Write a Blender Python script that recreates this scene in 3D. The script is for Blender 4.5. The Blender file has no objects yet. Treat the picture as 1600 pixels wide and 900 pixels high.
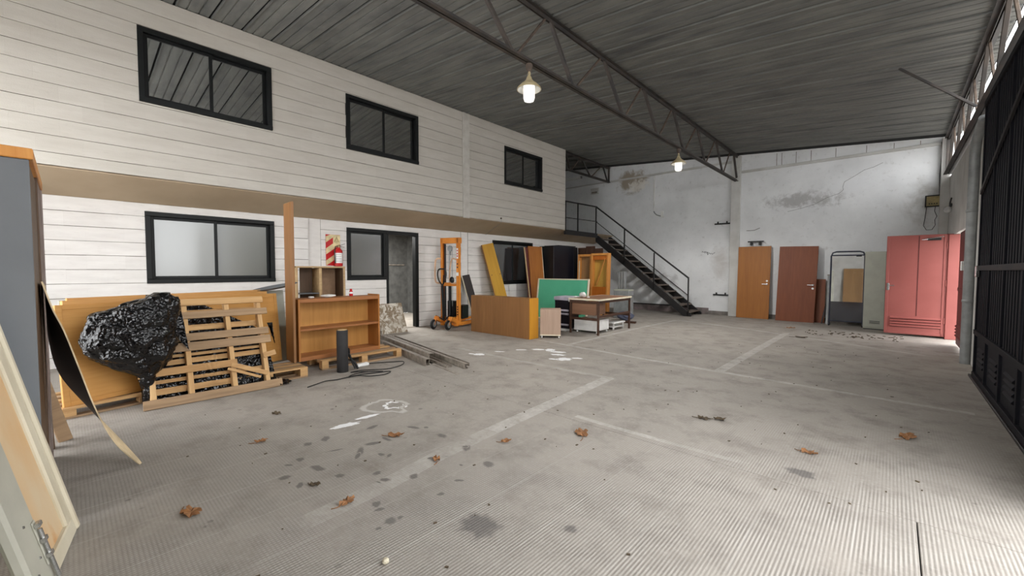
import bpy, bmesh, math, random
from mathutils import Vector, Matrix, noise
random.seed(7)
C = bpy.context.scene.collection
SC = bpy.context.scene
PI = math.pi
# ------------------------------------------------------------------ camera
YAW, PITCH, ROLL, EYE = -0.7468, -0.0426, 0.0021, 1.35
fw = Vector((math.sin(YAW)*math.cos(PITCH), math.cos(YAW)*math.cos(PITCH), math.sin(PITCH)))
rt0 = Vector((math.cos(YAW), -math.sin(YAW), 0)); up0 = rt0.cross(fw)
rt = rt0*math.cos(ROLL)+up0*math.sin(ROLL); up = -rt0*math.sin(ROLL)+up0*math.cos(ROLL)
cam = bpy.data.objects.new('camera', bpy.data.cameras.new('camera')); C.objects.link(cam)
cam.matrix_world = Matrix(((rt.x, up.x, -fw.x, 0), (rt.y, up.y, -fw.y, 0), (rt.z, up.z, -fw.z, EYE), (0, 0, 0, 1)))
cam.data.sensor_width = 36.0; cam.data.lens = 644.7/1600*36.0
cam.data.clip_start = .02; cam.data.clip_end = 300
SC.camera = cam
# ------------------------------------------------------------------ daylight and exposure
w = bpy.data.worlds.new('overcast_sky'); SC.world = w; w.use_nodes = True
bg = w.node_tree.nodes['Background']; bg.inputs[0].default_value = (0.975, 0.985, 1.0, 1); bg.inputs[1].default_value = 6.0
SC.view_settings.view_transform = 'Standard'; SC.view_settings.look = 'None'
SC.view_settings.exposure = 0.22; SC.view_settings.gamma = 1.0; SC.view_settings.use_curve_mapping = False
SC.cycles.diffuse_bounces = 6; SC.cycles.max_bounces = 12
# ------------------------------------------------------------------ materials
def lin(c):
    return tuple(((v/255.0)/12.92 if v/255.0 <= .04045 else ((v/255.0+.055)/1.055)**2.4) for v in c)+(1.0,)
class NT:
    def __init__(s, name):
        s.m = bpy.data.materials.new(name); s.m.use_nodes = True
        s.t = s.m.node_tree; s.n = s.t.nodes; s.l = s.t.links
        s.b = s.n['Principled BSDF']; s.out = s.n['Material Output']
    def new(s, typ, **kw):
        nd = s.n.new(typ)
        for k, v in kw.items():
            if k in ('i',):
                for kk, vv in v.items():
                    if isinstance(vv, bpy.types.NodeSocket): s.l.new(vv, nd.inputs[kk])
                    else: nd.inputs[kk].default_value = vv
            else: setattr(nd, k, v)
        return nd
    def coord(s, scale=(1, 1, 1), rand=False):
        tc = s.new('ShaderNodeTexCoord').outputs['Object']
        if rand:
            oi = s.new('ShaderNodeObjectInfo')
            v = s.new('ShaderNodeVectorMath', operation='SCALE', i={0: (37.0, 53.0, 71.0), 'Scale': oi.outputs['Random']})
            tc = s.new('ShaderNodeVectorMath', operation='ADD', i={0: tc, 1: v.outputs[0]}).outputs[0]
        return s.new('ShaderNodeMapping', i={'Vector': tc, 'Scale': scale}).outputs[0]
    def noise(s, v, scale, detail=4, rough=.55, dist=0):
        return s.new('ShaderNodeTexNoise', i={'Vector': v, 'Scale': scale, 'Detail': detail, 'Roughness': rough, 'Distortion': dist}).outputs[0]
    def ramp(s, f, stops, interp='LINEAR'):
        r = s.new('ShaderNodeValToRGB'); r.color_ramp.interpolation = interp
        e = r.color_ramp.elements
        while len(e) < len(stops): e.new(.5)
        for k, (p, c) in enumerate(stops):
            e[k].position = p; e[k].color = c if len(c) == 4 else tuple(c)+(1,)
        s.l.new(f, r.inputs[0]); return r.outputs[0]
    def gray(s, f, a, b, lo=0, hi=1):
        return s.ramp(f, [(lo, (a, a, a, 1)), (hi, (b, b, b, 1))])
    def mix(s, f, a, b, mode='MIX'):
        m = s.new('ShaderNodeMix', data_type='RGBA', blend_type=mode)
        for sock, v in ((m.inputs[0], f), (m.inputs[6], a), (m.inputs[7], b)):
            if isinstance(v, bpy.types.NodeSocket): s.l.new(v, sock)
            else: sock.default_value = v
        return m.outputs[2]
    def math(s, op, a, b=0.0, clamp=False):
        m = s.new('ShaderNodeMath', operation=op, use_clamp=clamp)
        for sock, v in ((m.inputs[0], a), (m.inputs[1], b)):
            if isinstance(v, bpy.types.NodeSocket): s.l.new(v, sock)
            else: sock.default_value = v
        return m.outputs[0]
    def bump(s, h, strength=.3, dist=.01):
        b = s.new('ShaderNodeBump', i={'Height': h, 'Strength': strength, 'Distance': dist})
        s.l.new(b.outputs[0], s.b.inputs['Normal'])
    def done(s, col, rough=.6, metal=0.0, spec=.4):
        for sock, v in ((s.b.inputs['Base Color'], col), (s.b.inputs['Roughness'], rough), (s.b.inputs['Metallic'], metal)):
            if isinstance(v, bpy.types.NodeSocket): s.l.new(v, sock)
            else: sock.default_value = v
        s.b.inputs['Specular IOR Level'].default_value = spec
        return s.m
def plain(name, c, rough=.6, metal=0.0, c2=None, scale=6, bump=0, spec=.4):
    t = NT(name); v = t.coord(rand=True)
    c2 = c2 or tuple(x*.8 for x in c)
    f = t.noise(v, scale, 5)
    col = t.mix(t.gray(f, 0, 1, .38, .66), lin(c), lin(c2))
    if bump: t.bump(t.noise(v, 60, 3), bump, .004)
    return t.done(col, rough, metal, spec)
def wood(name, c, c2, axis=2, fine=26, rough=.5, bump=.15, contrast=(.35, .68)):
    t = NT(name); sc = [1, 1, 1]; sc[axis] = .07
    v = t.coord(tuple(sc), rand=True)
    a = t.noise(v, fine, 6, .6, .6); b = t.noise(v, fine*.22, 3, .5, .4)
    f = t.math('ADD', t.math('MULTIPLY', a, .6), t.math('MULTIPLY', b, .4))
    col = t.mix(t.gray(f, 0, 1, *contrast), lin(c), lin(c2))
    if bump: t.bump(a, bump, .003)
    return t.done(col, rough, 0, .35)
def blockmat(name, c, c2, dirt):
    t = NT(name); v = t.new('ShaderNodeNewGeometry').outputs['Position']
    vm = t.new('ShaderNodeMapping', i={'Vector': v, 'Scale': (1, .35, 2.0)}).outputs[0]; f = t.noise(vm, 6, 6, .62)
    col = t.mix(t.gray(f, 0, .8, .36, .72), lin(c), lin(c2))
    col = t.mix(t.gray(t.noise(vm, 20, 5, .7), 0, .5, .6, .8), col, lin(dirt))
    oi = t.new('ShaderNodeObjectInfo').outputs['Random']
    col = t.mix(t.math('MULTIPLY', oi, .09), col, lin(dirt))
    t.bump(t.math('ADD', f, t.math('MULTIPLY', t.noise(v, 90, 3), .5)), .45, .006)
    return t.done(col, .85, 0, .2)
M = {}
M['block_up'] = blockmat('whitewashed_block', (200, 195, 186), (188, 182, 172), (150, 143, 132))
M['block_low'] = blockmat('white_painted_block', (224, 221, 217), (208, 204, 200), (168, 160, 152))
M['mortar'] = plain('dirty_mortar', (130, 124, 114), .9, c2=(92, 86, 78), scale=3)
M['column'] = plain('painted_concrete_column', (203, 199, 191), .85, c2=(188, 183, 174), bump=.3)
M['soffit'] = plain('brown_painted_soffit', (170, 151, 126), .8, c2=(163, 144, 119), scale=2)
M['black_frame'] = plain('black_aluminium', (13, 16, 16), .5, c2=(10, 12, 12), spec=.3)
M['black_steel'] = plain('black_painted_steel', (24, 24, 26), .5, c2=(38, 34, 32))
M['truss_steel'] = plain('dusty_black_steel', (50, 48, 47), .6, c2=(72, 64, 58), scale=4)
M['rust_steel'] = plain('rusty_web_steel', (96, 82, 70), .7, c2=(66, 56, 50), scale=9)
M['galv'] = plain('galvanised_steel', (150, 152, 152), .5, .3, c2=(132, 134, 134), scale=9)
M['white_paint'] = plain('white_paint', (228, 228, 224), .6, c2=(212, 211, 206))
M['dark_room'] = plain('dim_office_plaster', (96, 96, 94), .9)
M['white_plastic'] = plain('white_plastic', (236, 236, 233), .35, c2=(224, 224, 221))
M['black_plastic'] = plain('black_plastic', (20, 20, 22), .4)
M['rubber'] = plain('black_rubber', (30, 30, 31), .7)
M['chrome'] = plain('worn_chrome', (190, 190, 188), .25, .9)
M['steel_dull'] = plain('dull_grey_steel', (158, 149, 138), .5, .1, c2=(120, 112, 103), scale=12)
M['paper'] = plain('white_paper', (232, 230, 226), .8)

def glass(name, tint, gloss, rough, body):
    t = NT(name); n = t.n; n.remove(t.b)
    g = t.new('ShaderNodeBsdfGlossy', i={'Color': (.9, .92, .93, 1), 'Roughness': rough})
    tr = t.new('ShaderNodeBsdfTransparent', i={'Color': tint})
    df = t.new('ShaderNodeBsdfDiffuse', i={'Color': lin(body[0])})
    m1 = t.new('ShaderNodeMixShader', i={0: body[1], 1: tr.outputs[0], 2: df.outputs[0]})
    m2 = t.new('ShaderNodeMixShader', i={0: gloss, 1: m1.outputs[0], 2: g.outputs[0]})
    t.l.new(m2.outputs[0], t.out.inputs[0]); return t.m
M['glass_up'] = glass('tinted_reflective_glass', (.25, .26, .27, 1), .72, .02, ((40, 42, 44), .25))
M['glass_frost'] = glass('dusty_frosted_glass', (.5, .5, .5, 1), .10, .22, ((118, 118, 112), .92))
M['glass_door'] = glass('dusty_grey_glass', (.4, .4, .4, 1), .25, .15, ((108, 107, 104), .75))
M['glass_dark'] = glass('dark_grey_glass', (.2, .2, .2, 1), .22, .10, ((66, 66, 68), .7))
M['glass_navy'] = glass('dark_navy_glass', (.1, .1, .1, 1), .12, .1, ((34, 36, 50), .95))
M['mirror'] = glass('old_mirror', (.1, .1, .1, 1), .85, .015, ((60, 60, 66), .9))

def plaster_back():
    t = NT('peeling_white_plaster'); v = t.coord()
    f = t.noise(v, 1.3, 6, .6); f2 = t.noise(v, 9, 6, .65)
    col = t.mix(t.gray(f, 0, 1, .35, .7), lin((226, 227, 227)), lin((210, 211, 211)))
    col = t.mix(t.gray(f2, 0, .5, .58, .75), col, lin((170, 168, 163)))
    def blob(cx, cz, rx, rz, c, lo, hi, amt, nsc):
        mp = t.new('ShaderNodeMapping', i={'Vector': t.new('ShaderNodeTexCoord').outputs['Object'], 'Location': (-cx/rx, 0, -cz/rz), 'Scale': (1/rx, 0.001, 1/rz)}).outputs[0]
        ln = t.new('ShaderNodeVectorMath', operation='LENGTH', i={0: mp}).outputs['Value']
        k = t.math('SUBTRACT', 1.15, ln, True)
        nn = t.noise(v, nsc, 6, .7, .5)
        return t.gray(t.math('MULTIPLY', k, nn), 0, amt, lo, hi), c
    for a in ((-6.8, 4.45, 1.1, .75, (150, 137, 118), .28, .42, .9, 3.2), (-6.6, 4.3, .9, .5, (226, 222, 214), .36, .46, .8, 4.5),
              (-1.8, 3.25, 2.2, .55, (158, 156, 154), .34, .5, .7, 5), (-.9, 3.5, 1.3, .5, (224, 225, 226), .34, .46, .6, 3.5),
              (.45, 3.0, .7, 1.1, (150, 144, 134), .3, .55, .55, 2.5), (-6.0, 1.0, 1.9, 1.0, (128, 124, 120), .34, .56, .75, 1.8),
              (-3.9, 1.6, .6, 1.3, (170, 164, 158), .3, .6, .6, 2.0)):
        k, c = blob(*a); col = t.mix(k, col, lin(c))
    t.bump(t.math('ADD', f2, t.math('MULTIPLY', f, 1.5)), .3, .01)
    return t.done(col, .85, 0, .2)
M['plaster_back'] = plaster_back()
M['plaster'] = plain('white_plaster', (200, 199, 195), .88, c2=(182, 180, 175), scale=2, bump=.25)

def ceilmat():
    t = NT('grimy_roof_panel'); v = t.coord((.12, 1, 1), rand=True); v2 = t.coord((.5, 1, 1), rand=True)
    f = t.noise(v, 7, 6, .6); d = t.noise(v2, 2.2, 5, .6)
    col = t.mix(t.gray(f, 0, 1, .36, .66), lin((122, 122, 117)), lin((100, 101, 99)))
    col = t.mix(t.gray(d, 0, .6, .5, .76), col, lin((64, 65, 66)))
    return t.done(col, .62, .0, .35)
M['ceil'] = ceilmat()
M['ceil_gap'] = plain('dark_gap', (22, 22, 22), .9)

def floormat(name='ribbed_worn_concrete', paint=None):
    t = NT(name); v = t.coord()
    sx = t.new('ShaderNodeSeparateXYZ', i={0: v})
    big = t.noise(v, .55, 5, .6); mid = t.noise(v, 3.2, 6, .65); fine = t.noise(v, 38, 5, .7)
    col = t.mix(t.gray(big, 0, 1, .36, .68), lin((164, 157, 148)), lin((148, 142, 134)))
    col = t.mix(t.gray(mid, 0, .9, .47, .74), col, lin((122, 115, 107)))
    col = t.mix(t.gray(fine, 0, .6, .52, .8), col, lin((186, 182, 176)))
    # dark drips
    vo = t.new('ShaderNodeTexVoronoi', feature='F1', i={'Vector': t.coord((1, 1, 0)), 'Scale': 5.5, 'Randomness': 1.0}).outputs['Distance']
    drip = t.math('MULTIPLY', t.gray(t.math('ADD', vo, t.math('MULTIPLY', t.math('SUBTRACT', mid, .5), .3)), 1, 0, .06, .11), t.gray(t.noise(v, .8, 3), 0, .8, .5, .62))
    col = t.mix(drip, col, lin((98, 92, 87)))
    # ribs running along the hall: worn bright crests, dirt in the grooves
    saw = t.math('PINGPONG', sx.outputs[0], .0088)
    rib = t.gray(saw, 0, 1, 0.0, .0088)
    cross = t.gray(t.math('PINGPONG', sx.outputs[1], .0088), .35, 1, 0.0, .0066)
    left = t.new('ShaderNodeMapRange', i={'Value': sx.outputs[0], 'From Min': -.6, 'From Max': -2.2, 'To Min': 0.0, 'To Max': 1.0}).outputs[0]
    rib = t.math('MULTIPLY', rib, t.math('ADD', t.math('SUBTRACT', 1.0, left), t.math('MULTIPLY', left, cross)))
    seam = t.gray(t.math('PINGPONG', t.math('ADD', sx.outputs[0], .11), .2), 1, 0, .0, .006)
    near = t.gray(t.math('ADD', sx.outputs[1], t.math('MULTIPLY', t.math('SUBTRACT', big, .5), 5.0)), 1, 0, 0.0, 1.0)
    yy = t.math('ADD', t.math('SUBTRACT', sx.outputs[1], t.math('MULTIPLY', sx.outputs[0], .55)), t.math('MULTIPLY', t.math('SUBTRACT', t.noise(v, 1.1, 4), .5), 3.2))
    mp = t.new('ShaderNodeMapRange', i={'Value': yy, 'From Min': 2.6, 'From Max': 4.9, 'To Min': 1.0, 'To Max': 0.0}).outputs[0]
    wear = t.math('MULTIPLY', mp, t.gray(t.noise(v, 2.4, 5, .65), .25, 1, .36, .6))
    groove = t.math('MULTIPLY', t.math('SUBTRACT', 1.0, rib), wear)
    col = t.mix(t.math('MULTIPLY', groove, .5), col, lin((104, 98, 91)))
    col = t.mix(t.math('MULTIPLY', t.math('MULTIPLY', rib, wear), .35), col, lin((204, 200, 194)))
    col = t.mix(t.math('MULTIPLY', seam, t.math('MULTIPLY', wear, .5)), col, lin((188, 184, 178)))
    if paint:
        c, amt, lo, hi, sc_, rim = paint
        k = t.math('ADD', t.math('MULTIPLY', t.noise(v, sc_, 4, .6), .65), t.math('MULTIPLY', t.noise(v, sc_*5, 3, .6), .35))
        if rim: k = t.math('ADD', t.math('MULTIPLY', k, .6), t.math('MULTIPLY', t.new('ShaderNodeAttribute', attribute_name='edge').outputs['Fac'], .6))
        col = t.mix(t.gray(k, 0, amt, lo, hi), col, lin(c))
    h = t.math('ADD', t.math('MULTIPLY', t.math('MULTIPLY', rib, wear), 1.0), t.math('MULTIPLY', fine, .25))
    t.bump(h, .6, .004)
    return t.done(col, .72, 0, .35)
M['floor'] = floormat()
M['joint'] = plain('dirty_joint', (86, 81, 76), .95)
M['ground'] = plain('yard_concrete', (178, 174, 168), .9, c2=(160, 156, 150))

M['line_paint'] = floormat('worn_white_line_paint', ((208, 205, 200), .55, .34, .62, 6, False))
M['line_faint'] = floormat('faded_line_paint', ((204, 201, 195), .38, .36, .66, 5, False))
M['splash'] = floormat('white_paint_splash', ((236, 236, 236), .95, .42, .50, 15, True))
M['ring_faint'] = floormat('faded_paint_ring', ((210, 207, 202), .55, .32, .55, 8, True))
M['oil'] = floormat('oil_stain', ((92, 88, 86), .75, .36, .62, 7, True))
# woods
M['oak'] = wood('oak_veneer', (176, 118, 60), (144, 90, 42), 2)
M['oak_back'] = wood('pale_oak_back_panel', (200, 148, 80), (168, 116, 56), 2, 14, contrast=(.3, .7))
M['oak_h'] = wood('oak_shelf', (164, 108, 64), (136, 86, 48), 1)
M['tan_board'] = wood('tan_hardboard', (204, 152, 84), (192, 138, 70), 1, 40, .55, .05)
M['pine_edge'] = wood('pine_edge', (210, 162, 98), (186, 136, 76), 1)
M['pallet'] = wood('weathered_pallet_wood', (182, 152, 118), (120, 97, 74), 1, 18, .8, .4, (.3, .7))
M['pallet_pale'] = wood('pale_pallet_wood', (206, 168, 118), (166, 126, 82), 1, 18, .8, .3)
M['pallet_z'] = wood('pale_pallet_post', (216, 180, 130), (184, 144, 98), 2, 18, .8, .3)
M['board_brown'] = wood('brown_veneer', (166, 106, 50), (138, 84, 38), 2)
M['cab_brown'] = wood('brown_cabinet_veneer', (146, 102, 60), (122, 84, 46), 2, 18)
M['cab_yellow'] = wood('yellow_varnished_side', (206, 146, 40), (182, 122, 28), 2, 16)
M['yellow'] = wood('yellow_plank', (196, 150, 52), (176, 130, 40), 2, 14)
M['ochre_door'] = wood('ochre_veneer_door', (158, 100, 38), (138, 84, 28), 2, 30)
M['red_door_wood'] = wood('reddish_veneer_door', (126, 70, 40), (108, 56, 30), 2, 30)
M['orange_frame'] = wood('orange_pine_frame', (212, 150, 78), (190, 122, 56), 2)
M['orange_panel'] = wood('orange_panel', (190, 108, 36), (168, 90, 26), 2)
M['hessian'] = wood('hardboard_back', (158, 122, 80), (134, 102, 66), 2, 20)
M['gold_panel'] = wood('gold_panel', (198, 158, 74), (178, 136, 58), 2, 14)
M['black_board'] = plain('dark_brown_laminate', (40, 31, 29), .6)
M['walnut'] = wood('dark_walnut', (84, 58, 44), (62, 42, 32), 1)
M['table_brown'] = wood('table_brown', (140, 104, 80), (116, 84, 64), 0)
M['cream_edge'] = plain('cream_edge', (230, 220, 196), .6, c2=(216, 204, 178))
M['grey_oak'] = wood('greyish_oak', (188, 162, 142), (164, 138, 120), 2, 20)
M['crate_wood'] = wood('pale_ply', (186, 158, 116), (156, 128, 92), 1)
M['crate_in'] = wood('brown_ply', (150, 122, 94), (128, 100, 76), 0, 12)
M['dark_ply'] = wood('dark_ply', (98, 76, 56), (74, 56, 42), 2)
M['grey_panel'] = plain('grey_laminate', (108, 112, 116), .55, c2=(98, 102, 106), scale=2)
M['mauve'] = plain('dusty_mauve_edge', (140, 126, 120), .75, c2=(112, 98, 90))
M['cream_steel'] = plain('cream_painted_steel', (206, 198, 176), .5, c2=(190, 180, 156), scale=3)
M['grey_steel'] = plain('pale_grey_painted_steel', (176, 174, 160), .5, c2=(160, 158, 146), scale=3)
def rustpanel():
    t = NT('rust_stained_panel'); v = t.coord((1, 1, .5))
    f = t.noise(v, 2.2, 4, .5); g = t.noise(v, 6, 5)
    col = t.mix(t.gray(f, 0, 1, .36, .62), lin((208, 192, 162)), lin((204, 166, 120)))
    col = t.mix(t.gray(g, 0, .7, .6, .74), col, lin((190, 128, 60)))
    return t.done(col, .6, 0, .3)
M['rust_panel'] = rustpanel()
M['dark_sheet'] = plain('black_laminate', (24, 27, 32), .45, c2=(34, 34, 36), scale=3)
M['cream_sheet'] = plain('cream_sheet', (220, 198, 160), .7)
def bagmat():
    t = NT('black_polythene'); v = t.coord()
    vo = t.new('ShaderNodeTexVoronoi', feature='F1', i={'Vector': v, 'Scale': 34.0}).outputs['Distance']
    t.bump(t.math('ADD', t.math('MULTIPLY', vo, .6), t.noise(v, 13, 3, .55, 1.0)), .55, .03)
    return t.done(lin((6, 6, 8)), .1, 0, .5)
M['bag'] = bagmat()
M['red_paint'] = plain('salmon_red_door_paint', (152, 84, 78), .5, c2=(144, 78, 72), scale=2)
M['maroon'] = plain('dark_maroon_paint', (92, 40, 38), .5)
M['gate'] = plain('navy_black_gate_paint', (13, 14, 21), .7, c2=(18, 18, 25), scale=3, spec=.2)
M['gate_frame'] = plain('dark_grey_gate_frame', (48, 47, 50), .7, c2=(58, 54, 54), spec=.2)
M['orange'] = plain('orange_machine_paint', (222, 140, 50), .42, c2=(206, 122, 40), scale=3)
M['peach'] = plain('faded_orange_tube', (226, 186, 152), .5)
M['red'] = plain('fire_red', (190, 28, 30), .35, c2=(176, 22, 26))
M['cream_yellow'] = plain('cream_reflective', (232, 214, 164), .5)
M['gold'] = plain('dull_gold_print', (178, 160, 112), .5)
M['green'] = plain('green_chalkboard', (88, 182, 144), .6, c2=(80, 172, 134), scale=2)
M['navy'] = plain('near_black_navy', (16, 18, 28), .4)
M['lilac'] = plain('pale_lilac_plastic', (190, 184, 196), .5)
M['blue_tarp'] = plain('grey_blue_bundle', (92, 98, 120), .7, bump=.5)
M['locker'] = plain('grey_green_locker_paint', (164, 165, 152), .5, c2=(156, 157, 145))
M['tube_dark'] = plain('dark_blue_tube', (58, 62, 76), .4)
M['lamp_shade'] = plain('aged_cream_enamel', (196, 182, 146), .5, c2=(168, 150, 114), scale=9)
M['lamp_white'] = plain('white_enamel', (232, 230, 222), .4)
M['lamp_glass'] = plain('opal_glass', (240, 240, 238), .2)
M['lamp_lit'] = plain('lit_opal_glass', (240, 240, 238), .2)
lb = M['lamp_lit'].node_tree.nodes['Principled BSDF']; lb.inputs['Emission Color'].default_value = (1, .97, .92, 1); lb.inputs['Emission Strength'].default_value = 1.0
M['leaf'] = plain('dry_brown_leaf', (152, 106, 66), .7, c2=(116, 80, 50), scale=20)
M['leaf_dark'] = plain('dark_dry_leaf', (92, 78, 58), .7, c2=(70, 58, 44), scale=20)
M['roll'] = plain('black_felt_roll', (46, 44, 44), .75, c2=(34, 33, 33))
M['core'] = plain('cardboard_core', (212, 178, 130), .8)
def stainedmat():
    t = NT('mottled_white_board'); v = t.coord()
    f = t.noise(v, 9, 6, .7, .8); g = t.noise(v, 3, 4)
    col = t.mix(t.gray(f, 0, 1, .46, .56), lin((132, 116, 96)), lin((206, 200, 188)))
    col = t.mix(t.gray(g, 0, .7, .5, .7), col, lin((150, 138, 120)))
    return t.done(col, .75, 0, .2)
M['stained'] = stainedmat()

# ------------------------------------------------------------------ mesh helpers
class MB:
    def __init__(s): s.v = []; s.f = []; s.mi = []
    def add(s, vs, fs, mi=0):
        o = len(s.v); s.v += [tuple(p) for p in vs]; s.f += [tuple(i+o for i in q) for q in fs]; s.mi += [mi]*len(fs); return s
    def box(s, lo, hi, c=0.0, mi=0, mat=None):
        x0, y0, z0 = lo; x1, y1, z1 = hi
        c = min(c, .45*min(x1-x0, y1-y0, z1-z0))
        if c <= 0:
            vs = [(x, y, z) for x in (x0, x1) for y in (y0, y1) for z in (z0, z1)]
            fs = [(0, 1, 3, 2), (4, 6, 7, 5), (0, 4, 5, 1), (2, 3, 7, 6), (0, 2, 6, 4), (1, 5, 7, 3)]
        else:
            bm = bmesh.new(); bmesh.ops.create_cube(bm, size=1)
            for q in bm.verts:
                q.co = Vector(((x0+x1)/2+q.co.x*(x1-x0), (y0+y1)/2+q.co.y*(y1-y0), (z0+z1)/2+q.co.z*(z1-z0)))
            bmesh.ops.bevel(bm, geom=bm.edges[:], offset=c, segments=1, affect='EDGES')
            bm.verts.index_update()
            vs = [q.co.copy() for q in bm.verts]; fs = [[q.index for q in f.verts] for f in bm.faces]; bm.free()
        if mat: vs = [mat @ Vector(p) for p in vs]
        return s.add(vs, fs, mi)
    def bar(s, a, b, wd, th, c=0.0, upv=(0, 0, 1)):
        a, b = Vector(a), Vector(b); d = (b-a); L = d.length; d.normalize(); u = Vector(upv)
        if abs(d.dot(u)) > .99: u = Vector((1, 0, 0))
        n = d.cross(u).normalized(); u = n.cross(d)
        m = Matrix(((d.x, n.x, u.x, a.x), (d.y, n.y, u.y, a.y), (d.z, n.z, u.z, a.z), (0, 0, 0, 1)))
        return s.box((0, -wd/2, -th/2), (L, wd/2, th/2), c, mat=m)
    def prism(s, prof, axis, a, b, mi=0):
        n = len(prof)
        def P(p, t): return {0: (t, p[0], p[1]), 1: (p[0], t, p[1]), 2: (p[0], p[1], t)}[axis]
        vs = [P(p, a) for p in prof]+[P(p, b) for p in prof]
        fs = [tuple(range(n)), tuple(range(2*n-1, n-1, -1))]+[(i, i+n, (i+1) % n+n, (i+1) % n) for i in range(n)]
        return s.add(vs, fs, mi)
    def tube(s, pts, r, n=8, closed=False):
        pts = [Vector(p) for p in pts]; m = len(pts); ring = []; prev = None
        for i, p in enumerate(pts):
            if closed: d = pts[(i+1) % m]-pts[i-1]
            else: d = pts[min(i+1, m-1)]-pts[max(i-1, 0)]
            d.normalize()
            if prev is None:
                u = Vector((0, 0, 1)) if abs(d.z) < .9 else Vector((1, 0, 0))
                u = (u-d*u.dot(d)).normalized()
            else: u = (prev-d*prev.dot(d)).normalized()
            prev = u; wv = d.cross(u)
            ring.append([p+u*(r*math.cos(2*PI*k/n))+wv*(r*math.sin(2*PI*k/n)) for k in range(n)])
        vs = [q for rr in ring for q in rr]; fs = []
        for i in range(m if closed else m-1):
            j = (i+1) % m
            for k in range(n): fs.append((i*n+k, i*n+(k+1) % n, j*n+(k+1) % n, j*n+k))
        if not closed: fs += [tuple(range(n-1, -1, -1)), tuple((m-1)*n+k for k in range(n))]
        return s.add(vs, fs)
    def lathe(s, prof, c, axis=2, n=20, mi=0):
        vs = []; fs = []
        for r, h in prof:
            for k in range(n):
                a = 2*PI*k/n; q = (r*math.cos(a), r*math.sin(a), h)
                if axis == 0: q = (q[2], q[0], q[1])
                if axis == 1: q = (q[0], q[2], q[1])
                vs.append((c[0]+q[0], c[1]+q[1], c[2]+q[2]))
        for i in range(len(prof)-1):
            for k in range(n): fs.append((i*n+k, i*n+(k+1) % n, (i+1)*n+(k+1) % n, (i+1)*n+k))
        fs.append(tuple(range(n-1, -1, -1))); fs.append(tuple((len(prof)-1)*n+k for k in range(n)))
        return s.add(vs, fs, mi)
    def mesh(s, name, mats, smooth=False, recalc=True):
        me = bpy.data.meshes.new(name); me.from_pydata(s.v, [], s.f)
        for m in (mats if isinstance(mats, (list, tuple)) else [mats]): me.materials.append(m)
        for p, k in zip(me.polygons, s.mi): p.material_index = k
        if recalc:
            bm = bmesh.new(); bm.from_mesh(me); bmesh.ops.recalc_face_normals(bm, faces=bm.faces[:]); bm.to_mesh(me); bm.free()
        if smooth:
            for p in me.polygons: p.use_smooth = True
            try: me.set_sharp_from_angle(angle=math.radians(40))
            except Exception: pass
        return me
    def build(s, name, mat, parent=None, smooth=False):
        o = bpy.data.objects.new(name, s.mesh(name, mat, smooth)); C.objects.link(o)
        if parent is not None: o.parent = parent
        return o
def props(o, label=None, cat=None, group=None, kind=None):
    for k, v in (('label', label), ('category', cat), ('group', group), ('kind', kind)):
        if v: o[k] = v
    return o
def thing(name, label, cat, loc=(0, 0, 0), rot=(0, 0, 0), group=None, kind=None):
    o = bpy.data.objects.new(name, None); C.objects.link(o); o.empty_display_size = .1
    o.location = loc; o.rotation_euler = rot
    return props(o, label, cat, group, kind)
def box(name, lo, hi, mat, parent=None, c=.004): return MB().box(lo, hi, c).build(name, mat, parent)
def struct(name, mb, mat, label=None, smooth=False): return props(mb.build(name, mat, None, smooth), label, None, None, 'structure')
def instance(o_mesh, name, parent, loc):
    o = bpy.data.objects.new(name, o_mesh); C.objects.link(o); o.parent = parent; o.location = loc; return o

# ------------------------------------------------------------------ the hall
XU, XL, XR, YB, YF = -7.55, -8.308, .85, 13.53, -2.0
XI = -11.4                                            # far wall of the rooms behind the left wall
roof = lambda x: 4.42-.0868*x
def cut(r, holes):
    out = [r]
    for h in holes:
        nx = []
        for a0, a1, b0, b1 in out:
            if h[1] <= a0 or h[0] >= a1 or h[3] <= b0 or h[2] >= b1: nx.append((a0, a1, b0, b1)); continue
            if a0 < h[0]: nx.append((a0, h[0], b0, b1))
            if a1 > h[1]: nx.append((h[1], a1, b0, b1))
            m0, m1 = max(a0, h[0]), min(a1, h[1])
            if b0 < h[2]: nx.append((m0, m1, b0, h[2]))
            if b1 > h[3]: nx.append((m0, m1, h[3], b1))
        out = nx
    return out
BP = lambda lz: [(-.04, -lz/2), (-.004, -lz/2), (0, -lz/2+.004), (0, lz/2-.004), (-.004, lz/2), (-.04, lz/2)]
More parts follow.
